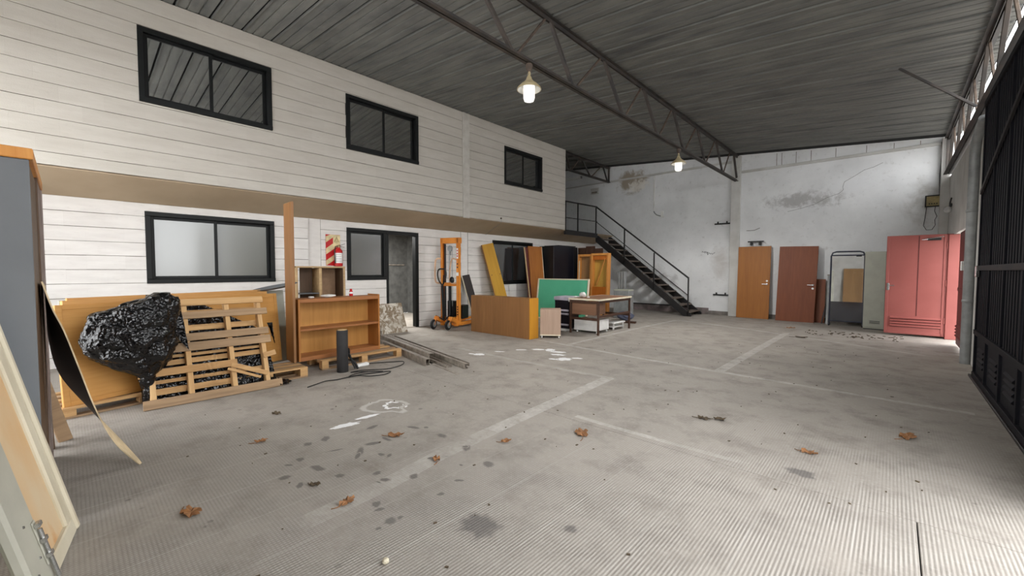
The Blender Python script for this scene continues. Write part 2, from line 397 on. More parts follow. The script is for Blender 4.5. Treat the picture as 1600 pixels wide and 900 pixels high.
def block_wall(name, X, y0, y1, zs, holes, mat, label, back_t, strips, ztop):
    mb = MB()
    for a0, a1, b0, b1 in cut((y0, y1, zs[0], ztop), list(holes)+[(s0, s1, -9, 99) for s0, s1 in strips]): mb.box((X-back_t, a0, b0), (X-.009, a1, b1))
    wl = struct(name, mb, M['mortar'], label)
    pieces = []
    for k in range(len(zs)-1):
        z0, z1 = zs[k], zs[k+1]; off = (.2 if k % 2 else 0.0)
        y = y0-off
        while y < y1:
            r = (max(y, y0), min(y+.4, y1), z0, z1); y += .4
            if r[1]-r[0] < .03: continue
            for q in cut(r, list(holes)+[(s0, s1, -9, 99) for s0, s1 in strips]):
                if q[1]-q[0] > .02 and q[3]-q[2] > .02: pieces.append(q)
    pieces.sort(key=lambda q: (q[0]+q[1]))
    shared = {}; rest = MB()
    for k, q in enumerate(pieces):
        ly, lz = round(q[1]-q[0]-.0003, 4), round(q[3]-q[2]-.006, 4)
        jit = 0.0
        cy, cz = (q[0]+q[1])/2, (q[2]+q[3])/2
        if k < 300:
            if (ly, lz) not in shared: shared[(ly, lz)] = MB().prism(BP(lz), 1, -ly/2, ly/2).mesh('block', mat)
            instance(shared[(ly, lz)], 'block', wl, (X+jit, cy, cz+random.uniform(-.0015, .0015)))
        else: rest.prism([(X+jit+a, cz+b) for a, b in BP(lz)], 1, cy-ly/2, cy+ly/2)
    if rest.v: props(rest.build('block', mat, wl), None, None, None, 'stuff')
    return wl
W1, W2, W3 = (.74, 2.37, 3.63, 4.63), (3.61, 5.2, 3.61, 4.62), (7.85, 9.43, 3.62, 4.6)
zs = [2.6, 2.77]+[2.978+.208*k for k in range(0, 10)]+[5.07]
wu = block_wall('wall_upper_left', XU, -1.2, 10.58, zs, [W1, W2, W3], M['block_up'],
                'whitewashed concrete block wall of the upper storey above the brown soffit', .18, [(6.43, 6.65)], 5.07)
box('column', (XU-.05, 6.44, 2.6), (XU+.012, 6.645, 5.07), M['column'], wu, .006)
W4, W5, D1, W6 = (.83, 2.6, 1.14, 2.23), (3.95, 4.85, 1.14, 2.23), (4.85, 5.70, 0, 2.23), (8.16, 9.92, .95, 2.2)
zl = [.0]+[.15+.2*k for k in range(0, 12)]
wlow = block_wall('wall_lower_left', XL, -1.2, YB, zl, [W4, W5, D1, W6], M['block_low'],
                  'white painted block wall of the ground floor under the brown soffit', .16, [(3.19, 3.43), (7.02, 7.26)], 2.35)
for y0, y1 in ((3.19, 3.43), (7.02, 7.26)):
    box('column', (XL-.06, y0, 0), (XL-.02, y1, 2.35), M['block_low'], wlow, 0)
so = MB().prism([(XL-.12, 2.35), (XL, 2.35), (XU, 2.594), (XU, 2.62), (XL-.12, 2.62)], 1, -1.2, YB)
struct('trim_1', so, M['soffit'], 'brown painted soffit between the lower and the upper block wall')
struct('floor_upper', MB().box((XI, -1.2, 2.5), (XL-.1, YB, 2.62)).box((XL-.1, 10.6, 2.56), (XU-.06, YB, 2.62)), M['soffit'], 'upper storey floor slab behind the soffit')
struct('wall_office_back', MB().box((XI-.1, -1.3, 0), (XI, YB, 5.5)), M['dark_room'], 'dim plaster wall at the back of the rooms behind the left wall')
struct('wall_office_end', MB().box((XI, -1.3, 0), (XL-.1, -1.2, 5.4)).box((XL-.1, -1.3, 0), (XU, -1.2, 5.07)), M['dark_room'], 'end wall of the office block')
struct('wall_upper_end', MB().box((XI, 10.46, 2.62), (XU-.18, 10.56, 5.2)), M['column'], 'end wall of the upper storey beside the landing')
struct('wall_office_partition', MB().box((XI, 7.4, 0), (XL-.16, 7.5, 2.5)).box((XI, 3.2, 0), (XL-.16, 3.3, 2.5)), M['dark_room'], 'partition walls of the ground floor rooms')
# floor: slabs with open joints, painted lines and stains
fl = struct('floor', MB().box((XI, YF, -.14), (XR+.1, YB+.1, -.03)), M['joint'], 'worn grey concrete floor with ribbed slabs in front')
g = .003
for y0_, y1_, xs_ in ((YF, 3.08, (XI, .13, XR+.1)), (3.08, 6.6, (XI, -3.9, XR+.1)), (6.6, 10.7, (XI, XR+.1)), (10.7, YB+.1, (XI, XR+.1))):
    for a, b in zip(xs_[:-1], xs_[1:]): MB().box((a+g, y0_+g, -.06), (b-g, y1_-g, 0), .003).build('floor_slab', M['floor'], fl)
LZ = [.0004]
def line(pts, wd, mat='line_paint'):
    LZ[0] += .00003
    mb = MB(); P = [Vector((x, y, 0)) for x, y in pts]
    for a, b in zip(P[:-1], P[1:]):
        d = (b-a).normalized(); n = Vector((-d.y, d.x, 0))*wd/2; z = Vector((0, 0, .0016))
        mb.add([q+Vector((0, 0, LZ[0])) for q in (a-n, b-n, b+n, a+n)], [(0, 1, 2, 3)])
    mb.build('painted_line', M[mat], fl)
line([(-5.15, 6.22), (-2.83, 5.97), (-1.88, 5.91), (-.78, 5.86), (.6, 5.80)], .09)
line([(-2.6, 4.62), (-2.5, 3.07), (-2.45, 2.4)], .15); line([(-2.45, 2.4), (-2.4, 1.83), (-2.31, 1.32), (-2.27, .8)], .15, 'line_faint')
line([(-2.55, 4.6), (-3.4, 4.58), (-4.34, 4.56), (-5.6, 4.6)], .09, 'line_faint')
line([(-2.13, 3.18), (-1.73, 3.17), (-1.29, 3.18)], .06); line([(-1.29, 3.18), (-.7, 3.2)], .06, 'line_faint')
line([(-4.32, 6.2), (-4.38, 9.2), (-4.34, 11.3)], .09); line([(-1.69, 5.95), (-1.69, 7.89), (-1.68, 10.6)], .13)
line([(-4.34, 11.35), (-2.28, 10.63), (.4, 9.3)], .08)
line([(-3.3, 11.0), (-3.05, 10.9)], .16)
def patch(name, cx, cy, rx, ry, mat, n=22, inner=None, rot=0, seed=0):
    rnd = random.Random(seed); out = []; inn = []; LZ[0] += .00001; zz = LZ[0]
    for k in range(n):
        a = 2*PI*k/n; q = rnd.uniform(.72, 1.12)
        x, y = rx*q*math.cos(a), ry*q*math.sin(a)
        out.append((cx+x*math.cos(rot)-y*math.sin(rot), cy+x*math.sin(rot)+y*math.cos(rot), zz))
        if inner:
            x, y = x*inner, y*inner
            inn.append((cx+x*math.cos(rot)-y*math.sin(rot), cy+x*math.sin(rot)+y*math.cos(rot), zz))
    mb = MB()
    if inner:
        mid = [tuple((a+b)/2 for a, b in zip(p, q)) for p, q in zip(out, inn)]
        mb.add(out+mid+inn, [(k, (k+1) % n, n+(k+1) % n, n+k) for k in range(n)]+[(n+k, n+(k+1) % n, 2*n+(k+1) % n, 2*n+k) for k in range(n)])
        ed = [0.0]*n+[.7]*n+[0.0]*n
    else:
        mid = [(cx+(p[0]-cx)*.55, cy+(p[1]-cy)*.55, zz+.00002) for p in out]
        mb.add(out+mid+[(cx, cy, zz+.00003)], [(k, (k+1) % n, n+(k+1) % n, n+k) for k in range(n)]+[(n+k, n+(k+1) % n, 2*n) for k in range(n)])
        ed = [0.0]*n+[.55]*n+[.7]
    ob = mb.build(name, M[mat], fl)
    at = ob.data.attributes.new('edge', 'FLOAT', 'POINT'); at.data.foreach_set('value', ed)
patch('paint_ring', -3.63, 2.2, .15, .13, 'splash', inner=.55, seed=1)
patch('paint_ring', -3.66, 2.12, .28, .22, 'ring_faint', inner=.7, seed=2)
patch('paint_streak', -3.46, 1.62, .06, .17, 'splash', seed=3, rot=-.15); patch('paint_streak', -3.52, 1.85, .05, .14, 'splash', seed=4, rot=-.1)
for k, (x, y, rx, ry, ro) in enumerate([(-4.86, 4.47, .13, .10, .5), (-4.98, 4.42, .09, .04, .2), (-4.78, 4.86, .12, .04, .6), (-4.62, 5.22, .14, .05, .7), (-4.42, 5.45, .16, .08, .6),
                                   (-4.25, 5.55, .12, .14, .2), (-4.05, 5.5, .2, .08, .4), (-3.92, 5.32, .17, .07, .3), (-3.66, 5.12, .17, .14, .9), (-3.55, 5.3, .12, .06, .5), (-3.78, 5.0, .1, .05, .2)]):
    patch('paint_mark', x, y, rx, ry, 'splash', seed=10+k, rot=ro)
patch('oil_stain', -1.56, 1.45, .17, .13, 'oil', seed=31); patch('oil_stain', -.42, 3.3, .12, .08, 'oil', seed=32)
patch('oil_stain', -1.2, 1.75, .05, .05, 'oil', seed=33)
for k in range(34):
    patch('oil_stain', random.uniform(-3.3, -1.9), random.uniform(.9, 2.1), random.uniform(.02, .09), random.uniform(.015, .05), 'oil', n=12, seed=40+k, rot=random.random()*3)
struct('ground', MB().box((XR+.1, -14, -.2), (26, 34, -.02)).box((-4, -14, -.2), (XR+.1, YF-.2, -.02)), M['ground'], 'pale concrete yard outside the gate opening')
# ceiling: profiled roof panels running across the hall
YC0, YC1, pitch = YF-.2, YB, .414
ce = MB()
ce.prism([(XI-.1, roof(XI-.1)+.03), (XR+.14, roof(XR+.14)+.03), (XR+.14, roof(XR+.14)+.1), (XI-.1, roof(XI-.1)+.1)], 1, YC0, YC1+.1)
ceil = struct('ceiling', ce, M['ceil_gap'], 'dark grimy ribbed roof panels sloping down to the right')
prof = [(0, 0), (0, -.016), (.011, -.016), (.013, 0), (.116, 0), (.119, .014), (.135, .014), (.138, 0), (.256, 0), (.259, .014), (.275, .014), (.278, 0), (.382, -.0), (.384, .014), (.384, .028), (0, .028)]
sl = math.hypot(1, .0868)
pm = MB(); x0, x1 = XI, XR+.12
n = len(prof)
vs = [(x0, p[0], roof(x0)+p[1]) for p in prof]+[(x1, p[0], roof(x1)+p[1]) for p in prof]
pm.add(vs, [tuple(range(n)), tuple(range(2*n-1, n-1, -1))]+[(i, i+n, (i+1) % n+n, (i+1) % n) for i in range(n)])
pmesh = pm.mesh('ceiling_panel', M['ceil'])
y = YC0
off = (1.152-.406-YC0) % pitch
y = YC0+off-pitch
while y < YC1-.05:
    if y+.4 <= YC1+.02: instance(pmesh, 'ceiling_panel', ceil, (0, y+.0, random.uniform(-.002, .002)))
    y += pitch
# back wall
bw = MB(); bw.prism([(XI, -.1), (XR+.25, -.1), (XR+.25, roof(XR+.25)+.02), (XI, roof(XI)+.02)], 1, YB, YB+.2)
back = struct('wall_back', bw, M['plaster_back'], 'stained white plaster wall at the far end of the hall')
box('pilaster', (-3.62, YB-.1, 0), (-3.37, YB+.05, 4.70), M['plaster'], back, .008)
box('pilaster', (.70, YB-.16, 0), (XR, YB+.05, 4.33), M['plaster'], back, .008)
box('ledge', (-7.7, YB-.05, 4.54), (-3.62, YB+.02, 4.60), M['plaster'], back, .006)
box('ledge', (-3.37, YB-.05, 4.20), (.70, YB+.02, 4.27), M['plaster'], back, .006)
box('ledge', (-10.5, YB-.04, 4.56), (-7.75, YB+.02, 4.60), M['plaster'], back, .006)
for x in (-2.5, -2.38, -2.05, -1.72, -1.2, -.6, -.1, .35): box('block_seam', (x, YB-.004, 4.28), (x+.012, YB+.02, roof(x)-.02), M['mortar'], back, 0)
crack = [(-.28, 3.98), (-.45, 3.9), (-.62, 3.86), (-.8, 3.74), (-1.0, 3.62), (-1.03, 3.5), (-1.02, 3.42), (-1.1, 3.34), (-1.35, 3.26), (-1.6, 3.12), (-1.85, 3.05), (-2.2, 2.98)]
MB().tube([(x, YB-.001, z) for x, z in crack], .0035, 4).build('crack', M['joint'], back)
MB().tube([(-3.2, YB-.001, 2.52), (-3.0, YB-.001, 2.52), (-2.86, YB-.001, 2.58)], .007, 4).build('crack', M['joint'], back)
for zc, x0s, ln, sd in ((1.93, -4.43, .18, 1), (1.88, -4.29, .24, 2)):
    rnd = random.Random(sd)
    MB().tube([(x0s+ln*k/16, YB-.002, zc+rnd.uniform(-.035, .035)*(1.3 if k % 3 else .4)) for k in range(17)], .006, 4).build('scribble', M['black_plastic'], back)
box('baseboard', (-6.9, YB-.035, 0), (-4.2, YB+.01, .2), plain('grimy_plinth', (104, 98, 94), .8, c2=(136, 120, 120), scale=5), back, .004)
box('baseboard_cap', (-6.9, YB-.05, .2), (-4.9, YB+.01, .235), M['black_steel'], back, .003)
box('baseboard', (-4.2, YB-.02, 0), (.7, YB+.01, .12), plain('grey_plinth', (128, 122, 116), .85), back, .004)
# right wall with pedestrian doorway, front wall
rw = MB()
for a0, a1, b0, b1 in cut((7.72, YB, 0, 3.46), [(9.68, 11.9, -1, 2.08)]): rw.box((XR, a0, b0), (XR+.2, a1, b1))
rw.box((XR, YF, 0), (XR+.2, .75, 3.46))
rwall = struct('wall_right', rw, M['plaster'], 'grey plaster side wall with the pedestrian doorway')
box('ledge', (XR-.03, 9.0, 2.1), (XR+.02, 9.66, 2.14), M['plaster'], rwall)
wf = MB().prism([(XI, 3.7), (XR+.2, 3.7), (XR+.2, roof(XR+.2)), (XI, roof(XI))], 1, YF-.2, YF)
wf.box((XI, YF-.2, -.1), (-7.3, YF, 3.7)).box((-2.75, YF-.2, -.1), (XR+.2, YF, 3.7))
struct('wall_front', wf, M['plaster'], 'white plaster front wall with the wide vehicle entrance')

# ------------------------------------------------------------------ windows and doors
def window(name, X, r, glassm, label, fo=.065, split=.5, depth=.10):
    y0, y1, z0, z1 = r
    o = thing(name, label, None, (X, (y0+y1)/2, z0), kind='structure')
    h = z1-z0; hw = (y1-y0)/2; xa, xb = -depth, .012
    fm = M['black_frame']
    box('frame_top', (xa, -hw, h-fo), (xb, hw, h), fm, o); box('frame_sill', (xa, -hw, 0), (xb+.015, hw, fo), fm, o)
    box('frame_side', (xa, -hw, fo), (xb, -hw+fo, h-fo), fm, o); box('frame_side', (xa, hw-fo, fo), (xb, hw, h-fo), fm, o)
    yi0, yi1 = -hw+fo, hw-fo; ym = yi0+(yi1-yi0)*split; zi0, zi1 = fo, h-fo
    for k, (a, b, xs) in enumerate(((yi0, ym+.03, -.045), (ym-.03, yi1, -.085))):
        s = .045
        sash = MB().box((xs-.03, a, zi0), (xs, a+s, zi1), .003).box((xs-.03, b-s, zi0), (xs, b, zi1), .003).box((xs-.03, a+s, zi1-s), (xs, b-s, zi1), .003).box((xs-.03, a+s, zi0), (xs, b-s, zi0+s), .003).build('sash', fm, o)
        MB().box((xs-.018, a+s-.006, zi0+s-.006), (xs-.012, b-s+.006, zi1-s+.006)).build('pane', glassm, sash)
    return o
window('window_1', XU, W1, M['glass_up'], 'left upper window, wide black sliding window reflecting the roof panels')
window('window_2', XU, W2, M['glass_up'], 'middle upper window, black sliding window above the fire extinguisher')
window('window_3', XU, W3, M['glass_up'], 'right upper window, small black sliding window nearest the stairs')
window('window_4', XL, W4, M['glass_frost'], 'wide black sliding window with hazy panes above the tan panels')
window('window_6', XL, W6, M['glass_dark'], 'dark ground floor window behind the leaning planks', .055)
o = thing('window_5', 'single hazy black framed pane beside the open office doorway', None, (XL, 4.4, 1.14), kind='structure')
box('frame_top', (-.1, -.45, 1.02), (.012, .45, 1.09), M['black_frame'], o); box('frame_sill', (-.1, -.45, 0), (.02, .45, .065), M['black_frame'], o)
box('frame_side', (-.1, -.45, .065), (.012, -.38, 1.02), M['black_frame'], o); box('frame_side', (-.1, .39, .065), (.012, .45, 1.02), M['black_frame'], o)
s = MB().box((-.06, -.38, .065), (-.03, -.34, 1.02), .003).box((-.06, .35, .065), (-.03, .39, 1.02), .003).box((-.06, -.34, .98), (-.03, .35, 1.02), .003).box((-.06, -.34, .065), (-.03, .35, .105), .003).build('sash', M['black_frame'], o)
MB().box((-.048, -.345, .1), (-.042, .355, .985)).build('pane', M['glass_door'], s)
o = thing('door_1', 'open office doorway with a black frame beside the orange stacker', None, (XL, 5.275, 0), kind='structure')
box('frame_top', (-.12, -.425, 2.15), (.012, .425, 2.23), M['black_frame'], o)
box('jamb', (-.12, -.425, 0), (.012, -.365, 2.15), M['black_frame'], o); box('jamb', (-.12, .335, 0), (.012, .425, 2.15), M['black_frame'], o)
box('threshold', (-.12, -.365, 0), (.0, .335, .012), M['steel_dull'], o)
box('office_wall_rail', (XI-XL+.005, -1.5, 1.5), (XI-XL+.03, 2.0, 1.53), M['steel_dull'], o)
# red double door: leaf swung open across the hall, second leaf shut
def louvre_leaf(name, w_, h_, mat, parent, face):
    lf = MB().box((0, -.02, .04), (w_, .02, h_), .006).build(name, mat, parent)
    yf = -.02 if face < 0 else .02
    for k in range(4):
        z = .2+.055*k
        MB().prism([(yf, z), (yf+face*.03, z+.002), (yf+face*.03, z+.012), (yf, z+.042)], 0, .09, w_-.13).build('louvre', mat, lf)
        box('slot', (.09, yf-.002 if face < 0 else yf-.001, z-.012), (w_-.13, yf+.001 if face < 0 else yf+.002, z+.001), M['maroon'], lf, 0)  # dark strip painting in the shade below each louvre
    return lf
o = thing('door_2', 'open salmon red steel double-panel door leaf with louvres at its foot', None, (-.13, 11.87, 0), kind='structure')
lf = louvre_leaf('leaf', .97, 2.09, M['red_paint'], o, -1)
box('seam', (.478, -.0225, .43), (.492, -.015, 2.07), M['maroon'], lf, 0)
box('stile', (.0, -.034, .05), (.05, -.018, 2.08), M['red_paint'], lf, .004); box('stile', (.84, -.034, .05), (.875, -.018, 2.08), M['red_paint'], lf, .004)
box('bottom_rail', (.03, -.034, .045), (.86, -.018, .10), M['red_paint'], lf, .006)
box('jamb', (.90, -.06, 0), (1.06, .025, 2.075), M['red_paint'], o, .006)
for z in (.3, 1.05, 1.8): MB().lathe([(.012, 0), (.012, .12)], (.885, -.035, z), 2, 10).build('hinge', M['red_paint'], o, True)
MB().box((.02, -.05, .95), (.06, -.03, 1.10), .004).bar((.04, -.06, 1.05), (.14, -.06, 1.05), .015, .015, .003).build('handle', M['chrome'], o)
cl = MB().box((.60, -.075, 1.97), (.80, -.022, 2.02), .006).build('closer', M['black_steel'], o)
MB().bar((.62, -.06, 2.0), (.52, -.10, 1.985), .02, .012).bar((.52, -.10, 1.985), (.84, -.09, 2.04), .018, .01).build('closer_arm', M['chrome'], cl)
o = thing('door_3', 'shut dark maroon door leaf with louvres in the side wall doorway', None, (XR+.022, 9.72, 0), (0, 0, PI/2), kind='structure')
lf = louvre_leaf('leaf', 1.20, 2.05, M['maroon'], o, 1)
box('mid_rail', (.0, .018, 1.0), (1.13, .034, 1.06), M['maroon'], lf)
# ------------------------------------------------------------------ sliding gate in the right wall
gt = thing('door_4', 'tall navy black corrugated sliding gate along the right side', None, (.80, 0, 0), kind='structure')
def corr(y0, y1, z0, z1, dp=.022, per=.12):
    pr = []; y = y0; k = 0
    while y < y1-1e-6:
        pr += [(0 if k % 2 == 0 else -dp, y)]
        yn = min(y+per*.42, y1); pr += [(0 if k % 2 == 0 else -dp, yn)]; y = yn+per*.08; k += 1
    front = pr; bk = [(p[0]+.004, p[1]) for p in reversed(pr)]
    return MB().prism(front+bk, 2, z0, z1)
ys = [3.6, 4.45, 5.3, 6.12, 6.95, 7.77]
for a, b in zip(ys[:-1], ys[1:]):
    for z0, z1 in ((.62, 1.36), (1.42, 3.40)):
        corr(a+.03, b-.03, z0, z1).build('sheet', M['gate'], gt)
    kick = MB().box((-.012, a+.03, .07), (.0, b-.03, .56), .002).build('kick_panel', M['gate'], gt)
    for k in range(4):
        z = .2+.06*k
        MB().prism([(-.012, z), (-.028, z+.006), (-.028, z+.02), (-.012, z+.04)], 1, a+.2, b-.2).build('louvre', M['gate'], kick)
for y in ys: box('post', (-.035, y-.025, .04), (.03, y+.025, 3.43), M['gate'], gt, .004)
for z in (.03, .56, 1.36): box('rail', (-.045, 3.6, z), (.02, 7.77, z+.06), M['gate_frame'] if z > 1 else M['gate'], gt, .004)
box('rail', (-.045, 3.6, 3.38), (.02, 7.77, 3.44), M['gate'], gt, .004)
for a, b in ((ys[1], ys[5]),): MB().bar((-.042, 7.7, 2.32), (-.042, 5.0, 3.1), .02, .05).build('brace', M['gate_frame'], gt)
box('threshold_rail', (-.06, 3.5, 0.0), (.06, 7.9, .03), M['black_steel'], gt, .004)
box('lock', (-.06, 7.62, 1.28), (-.03, 7.74, 1.42), M['chrome'], gt)
# ------------------------------------------------------------------ trusses
def truss(name, X, y0, y1, zb, zt, bots, tops, label, wd=.09):
    o = thing(name, label, 'truss', (X, (y0+y1)/2, zb)); yc = (y0+y1)/2
    def chord(nm, z, flip):
        for s in (-1, 1):
            a = s*.008
            mb = MB().box((min(a, a+s*wd*.5), y0-yc, z-.004), (max(a, a+s*wd*.5), y1-yc, z+.004)).box((min(a, a+s*.007), y0-yc, z if flip else z-.055), (max(a, a+s*.007), y1-yc, z+.055 if flip else z))
            mb.build(nm, M['truss_steel'], o)
    chord('bottom_chord', 0, True); chord('top_chord', zt-zb, False)
    nodes = sorted([(y, 0) for y in bots]+[(y, 1) for y in tops])
    for k, (a, b) in enumerate(zip(nodes[:-1], nodes[1:])):
        if a[1] == b[1]: continue
        pa = (0, a[0]-yc+.04, .02 if a[1] == 0 else zt-zb-.02); pb = (0, b[0]-yc-.04, .02 if b[1] == 0 else zt-zb-.02)
        if a[1] == 1: MB().bar(pa, pb, .045, .045, .004).build('web_bar', M['truss_steel'], o)
        else: MB().bar(pa, pb, .028, .028, .003).build('web_bar', M['rust_steel'], o)
    return o
bots = [-1.9, -.5, .9, 2.35, 3.78, 5.05, 6.55, 7.95, 9.3, 10.69, 12.1]; tops = [-1.2, .2, 1.6, 3.0, 4.44, 5.83, 7.24, 8.63, 10.06, 11.42, 12.75]
t1 = truss('roof_truss', -3.47, YF, 13.45, 3.97, 4.70, bots, tops, 'long black lattice roof truss over the middle of the hall carrying both lamps')
MB().bar((0, 13.08-5.725, .70), (0, 13.42-5.725, .10), .05, .05, .004).build('web_bar', M['truss_steel'], t1)
t2 = truss('roof_truss', -7.66, 10.6, 13.45, 4.52, 5.05, [11.0, 12.2, 13.35], [10.7, 11.6, 12.95], 'short black lattice roof truss above the stair landing')
MB().bar((0, 13.4-12.025, 0), (0, 13.4-12.025, .53), .05, .05, .004).build('web_bar', M['truss_steel'], t2)
t3 = truss('roof_truss', .80, YF, 13.35, 3.50, 4.30, [-1.4, .2, 1.8, 3.2, 4.6, 6.0, 7.4, 8.8, 10.2, 11.6, 13.0], [-.6, 1.0, 2.5, 3.9, 5.3, 6.7, 8.1, 9.5, 10.9, 12.3], 'black lattice truss over the gate on the right', .12)
MB().bar((0, 13.3-5.675, .0), (0, 13.3-5.675, .8), .07, .07, .004).build('web_bar', M['truss_steel'], t3)
MB().bar((-.02, 8.75-5.675, .16), (-.84, 8.65-5.675, .91), .03, .03, .003).build('knee_brace', M['truss_steel'], t3)
# ------------------------------------------------------------------ stairs, landing railing
st = thing('staircase', 'black steel open-riser stairs along the far wall', 'stairs', (-6.0, 12.95, 0))
sx = lambda x: x+6.0
TX, TZ, BX, BZ = -7.62, 2.52, -4.42, 0.0
for yy in (-.45, .43):
    MB().prism([(sx(TX), TZ-.17), (sx(TX), TZ+.03), (sx(TX)+.1, TZ+.03), (sx(BX)+.06, .06), (sx(BX)+.06, 0), (sx(BX)-.16, 0)], 1, yy-.02, yy+.02).build('stringer', M['black_steel'], st)
NTR = 13
tm = MB().box((-.14, -.43, -.018), (.14, .41, .018), .004).mesh('tread', plain('worn_brown_tread', (92, 80, 72), .75, c2=(116, 104, 94)))
for k in range(NTR):
    f_ = (k+.5)/NTR
    instance(tm, 'tread', st, (sx(TX)+(BX-TX)*f_, 0, TZ*(1-f_)+.02))
px_ = [(-7.62, 2.54, 3.55), (-6.54, 1.70, 2.73), (-5.52, .88, 1.91), (-4.46, .07, 1.13)]
for x, a, b in px_: box('post', (sx(x)-.018, -.47, a-.1 if x > -7 else a), (sx(x)+.018, -.434, b), M['black_steel'], st, .003)
MB().bar((sx(-7.62), -.45, 3.55), (sx(-4.45), -.45, 1.13), .04, .045, .004).build('handrail', M['black_steel'], st)
MB().bar((sx(-7.62), -.45, 3.04), (sx(-4.46), -.45, .62), .02, .022, .002).build('mid_rail', M['black_steel'], st)
ld = thing('landing_railing', 'black steel railing and edge channel of the landing above the stairs', 'railing', (XU, 11.5, 2.5))
box('edge_channel', (-.05, -.92, -.02), (.04, .93, .12), M['black_steel'], ld)
MB().bar((0, -.92, 1.0), (0, .93, 1.03), .04, .04, .004).bar((0, .9, 1.03), (-.07, 1.0, 1.05), .04, .04, .004).build('handrail', M['black_steel'], ld)
MB().bar((0, -.92, .5), (0, .96, .53), .02, .022, .002).build('mid_rail', M['black_steel'], ld)
for y, in ((-.9,), (-.22,)): box('post', (-.018, y-.018, .1), (.018, y+.018, 1.01), M['black_steel'], ld, .003)

# ------------------------------------------------------------------ lamps, fixtures on walls
def lamp(loc, label):
    o = thing('pendant_lamp', label, 'lamp', loc, group='industrial pendant lamps under the middle truss')
    MB().lathe([(.03, 0), (.042, -.01), (.045, -.05), (.03, -.085), (.015, -.10)], (0, 0, 0), 2, 16).build('mount', M['rust_steel'], o, True)
    MB().tube([(0, 0, -.10), (.006, 0, -.13), (0, 0, -.16)], .008, 8).tube([(.02*math.cos(a), 0, -.13+.03*math.sin(a)) for a in [k*PI/6 for k in range(12)]], .004, 6, True).build('hook', M['lamp_shade'], o, True)
    MB().lathe([(.018, -.15), (.03, -.17), (.04, -.20), (.07, -.235), (.10, -.255), (.152, -.31), (.156, -.325), (.15, -.325), (.10, -.275), (.05, -.25)], (0, 0, 0), 2, 32).build('shade', M['lamp_shade'], o, True)
    MB().lathe([(.10, -.279), (.147, -.326), (.143, -.326), (.098, -.283)], (0, 0, 0), 2, 32).build('reflector', M['lamp_white'], o, True)
    MB().lathe([(.06, -.25), (.072, -.27), (.072, -.43), (.06, -.465), (.03, -.475), (.004, -.476)], (0, 0, 0), 2, 24).build('glass_jar', M['lamp_lit'], o, True)
def bulb(loc, e):
    l = bpy.data.lights.new('pendant_bulb', 'SPOT'); l.energy = e; l.color = (1, .98, .95); l.shadow_soft_size = .07
    l.spot_size = math.radians(168); l.spot_blend = .35
    q = bpy.data.objects.new('pendant_bulb', l); C.objects.link(q); q.location = loc
bulb((-3.47, 4.06, 3.965-.56), 120); bulb((-3.47, 9.0, 3.965-.56), 250)
l = bpy.data.lights.new('office_fill', 'AREA'); l.shape = 'RECTANGLE'; l.size = .15; l.size_y = 1.2; l.energy = 160; l.color = (1, .98, .94)  # added fill light without a fitting, brightens the room behind the doorway
q = bpy.data.objects.new('office_fill', l); C.objects.link(q); q.location = (-9.9, 5.4, 2.46)
lamp((-3.47, 4.06, 3.965), 'nearer pendant lamp with a cream enamel shade and white glass jar')
lamp((-3.47, 9.0, 3.965), 'farther pendant lamp with a cream enamel shade hanging before the far wall')
def bracket(loc, ln, label):
    o = thing('wall_bracket', label, 'bracket', loc)
    box('bar', (0, -.05, 0), (ln, -.0, .04), M['black_steel'], o, .004)
    for x in (.08, ln-.12): box('lug', (x, -.06, .04), (x+.035, -.02, .09), M['black_steel'], o, .004)
bracket((-4.07, YB, 2.75), .45, 'upper black steel bar bracket left of the pilaster')
bracket((-4.07, YB, .60), .45, 'low black steel bar bracket left of the pilaster')
o = thing('wall_bracket', 'black bracket with two lugs on the wall above the ochre door', 'bracket', (-3.13, YB, 2.14))
box('bar', (0, -.14, .03), (.40, -.1, .065), M['black_steel'], o); 
for x in (.06, .28): box('lug', (x, -.14, -.06), (x+.05, 0, .03), M['black_steel'], o, .01)
o = thing('conduit', 'white conduit dropping to a hanging cable stub high on the far wall', 'conduit', (-6.0, YB, 3.35))
MB().tube([(0, -.03, 0), (0, -.03, 1.16)], .022, 10).build('pipe', M['white_paint'], o, True)
MB().tube([(0, -.03, 0), (.03, -.05, -.06), (.1, -.05, -.13), (.2, -.04, -.17), (.28, -.03, -.19)], .016, 8).build('cable', M['galv'], o, True)
box('outlet', (.25, -.05, -.23), (.33, 0, -.02), M['white_paint'], o)
o = thing('strip_light', 'white strip light fitting high beside the end of the upper storey', 'light', (-9.3, YB, 4.86))
box('body', (-.55, -.09, -.0), (.40, -.0, .10), M['white_paint'], o); box('end_cap', (.40, -.085, .005), (.43, -.005, .095), M['galv'], o)
o = thing('wall_patch_box', 'small grey junction box on the far wall above the landing', 'box', (-8.3, YB, 4.2))
box('body', (-.17, -.05, 0), (.17, 0, .22), M['plaster'], o); box('cover', (-.12, -.06, .03), (.12, -.05, .09), M['steel_dull'], o)
o = thing('fuse_box', 'old open fuse box with a brass plate above the red door', 'fuse box', (.60, YB-.035, 2.82))
for lo, hi in (((-.13, -.06, 0), (-.11, .03, .26)), ((.11, -.06, 0), (.13, .03, .26)), ((-.11, -.06, 0), (.11, .03, .02)), ((-.11, -.06, .24), (.11, .03, .26))): box('case', lo, hi, M['black_steel'], o)
box('plate', (-.11, -.02, .02), (.11, .03, .24), M['gold'], o)
for k in range(4): MB().lathe([(.012, 0), (.012, -.03)], (-.06+.04*k, -.02, .07), 1, 8).build('fuse', M['black_plastic'], o, True)
MB().tube([(.1, -.02, .26), (.09, -.02, .7), (.11, -.02, 1.2), (.1, -.02, 1.44)], .011, 6).build('feed_cable', M['black_plastic'], o, True)
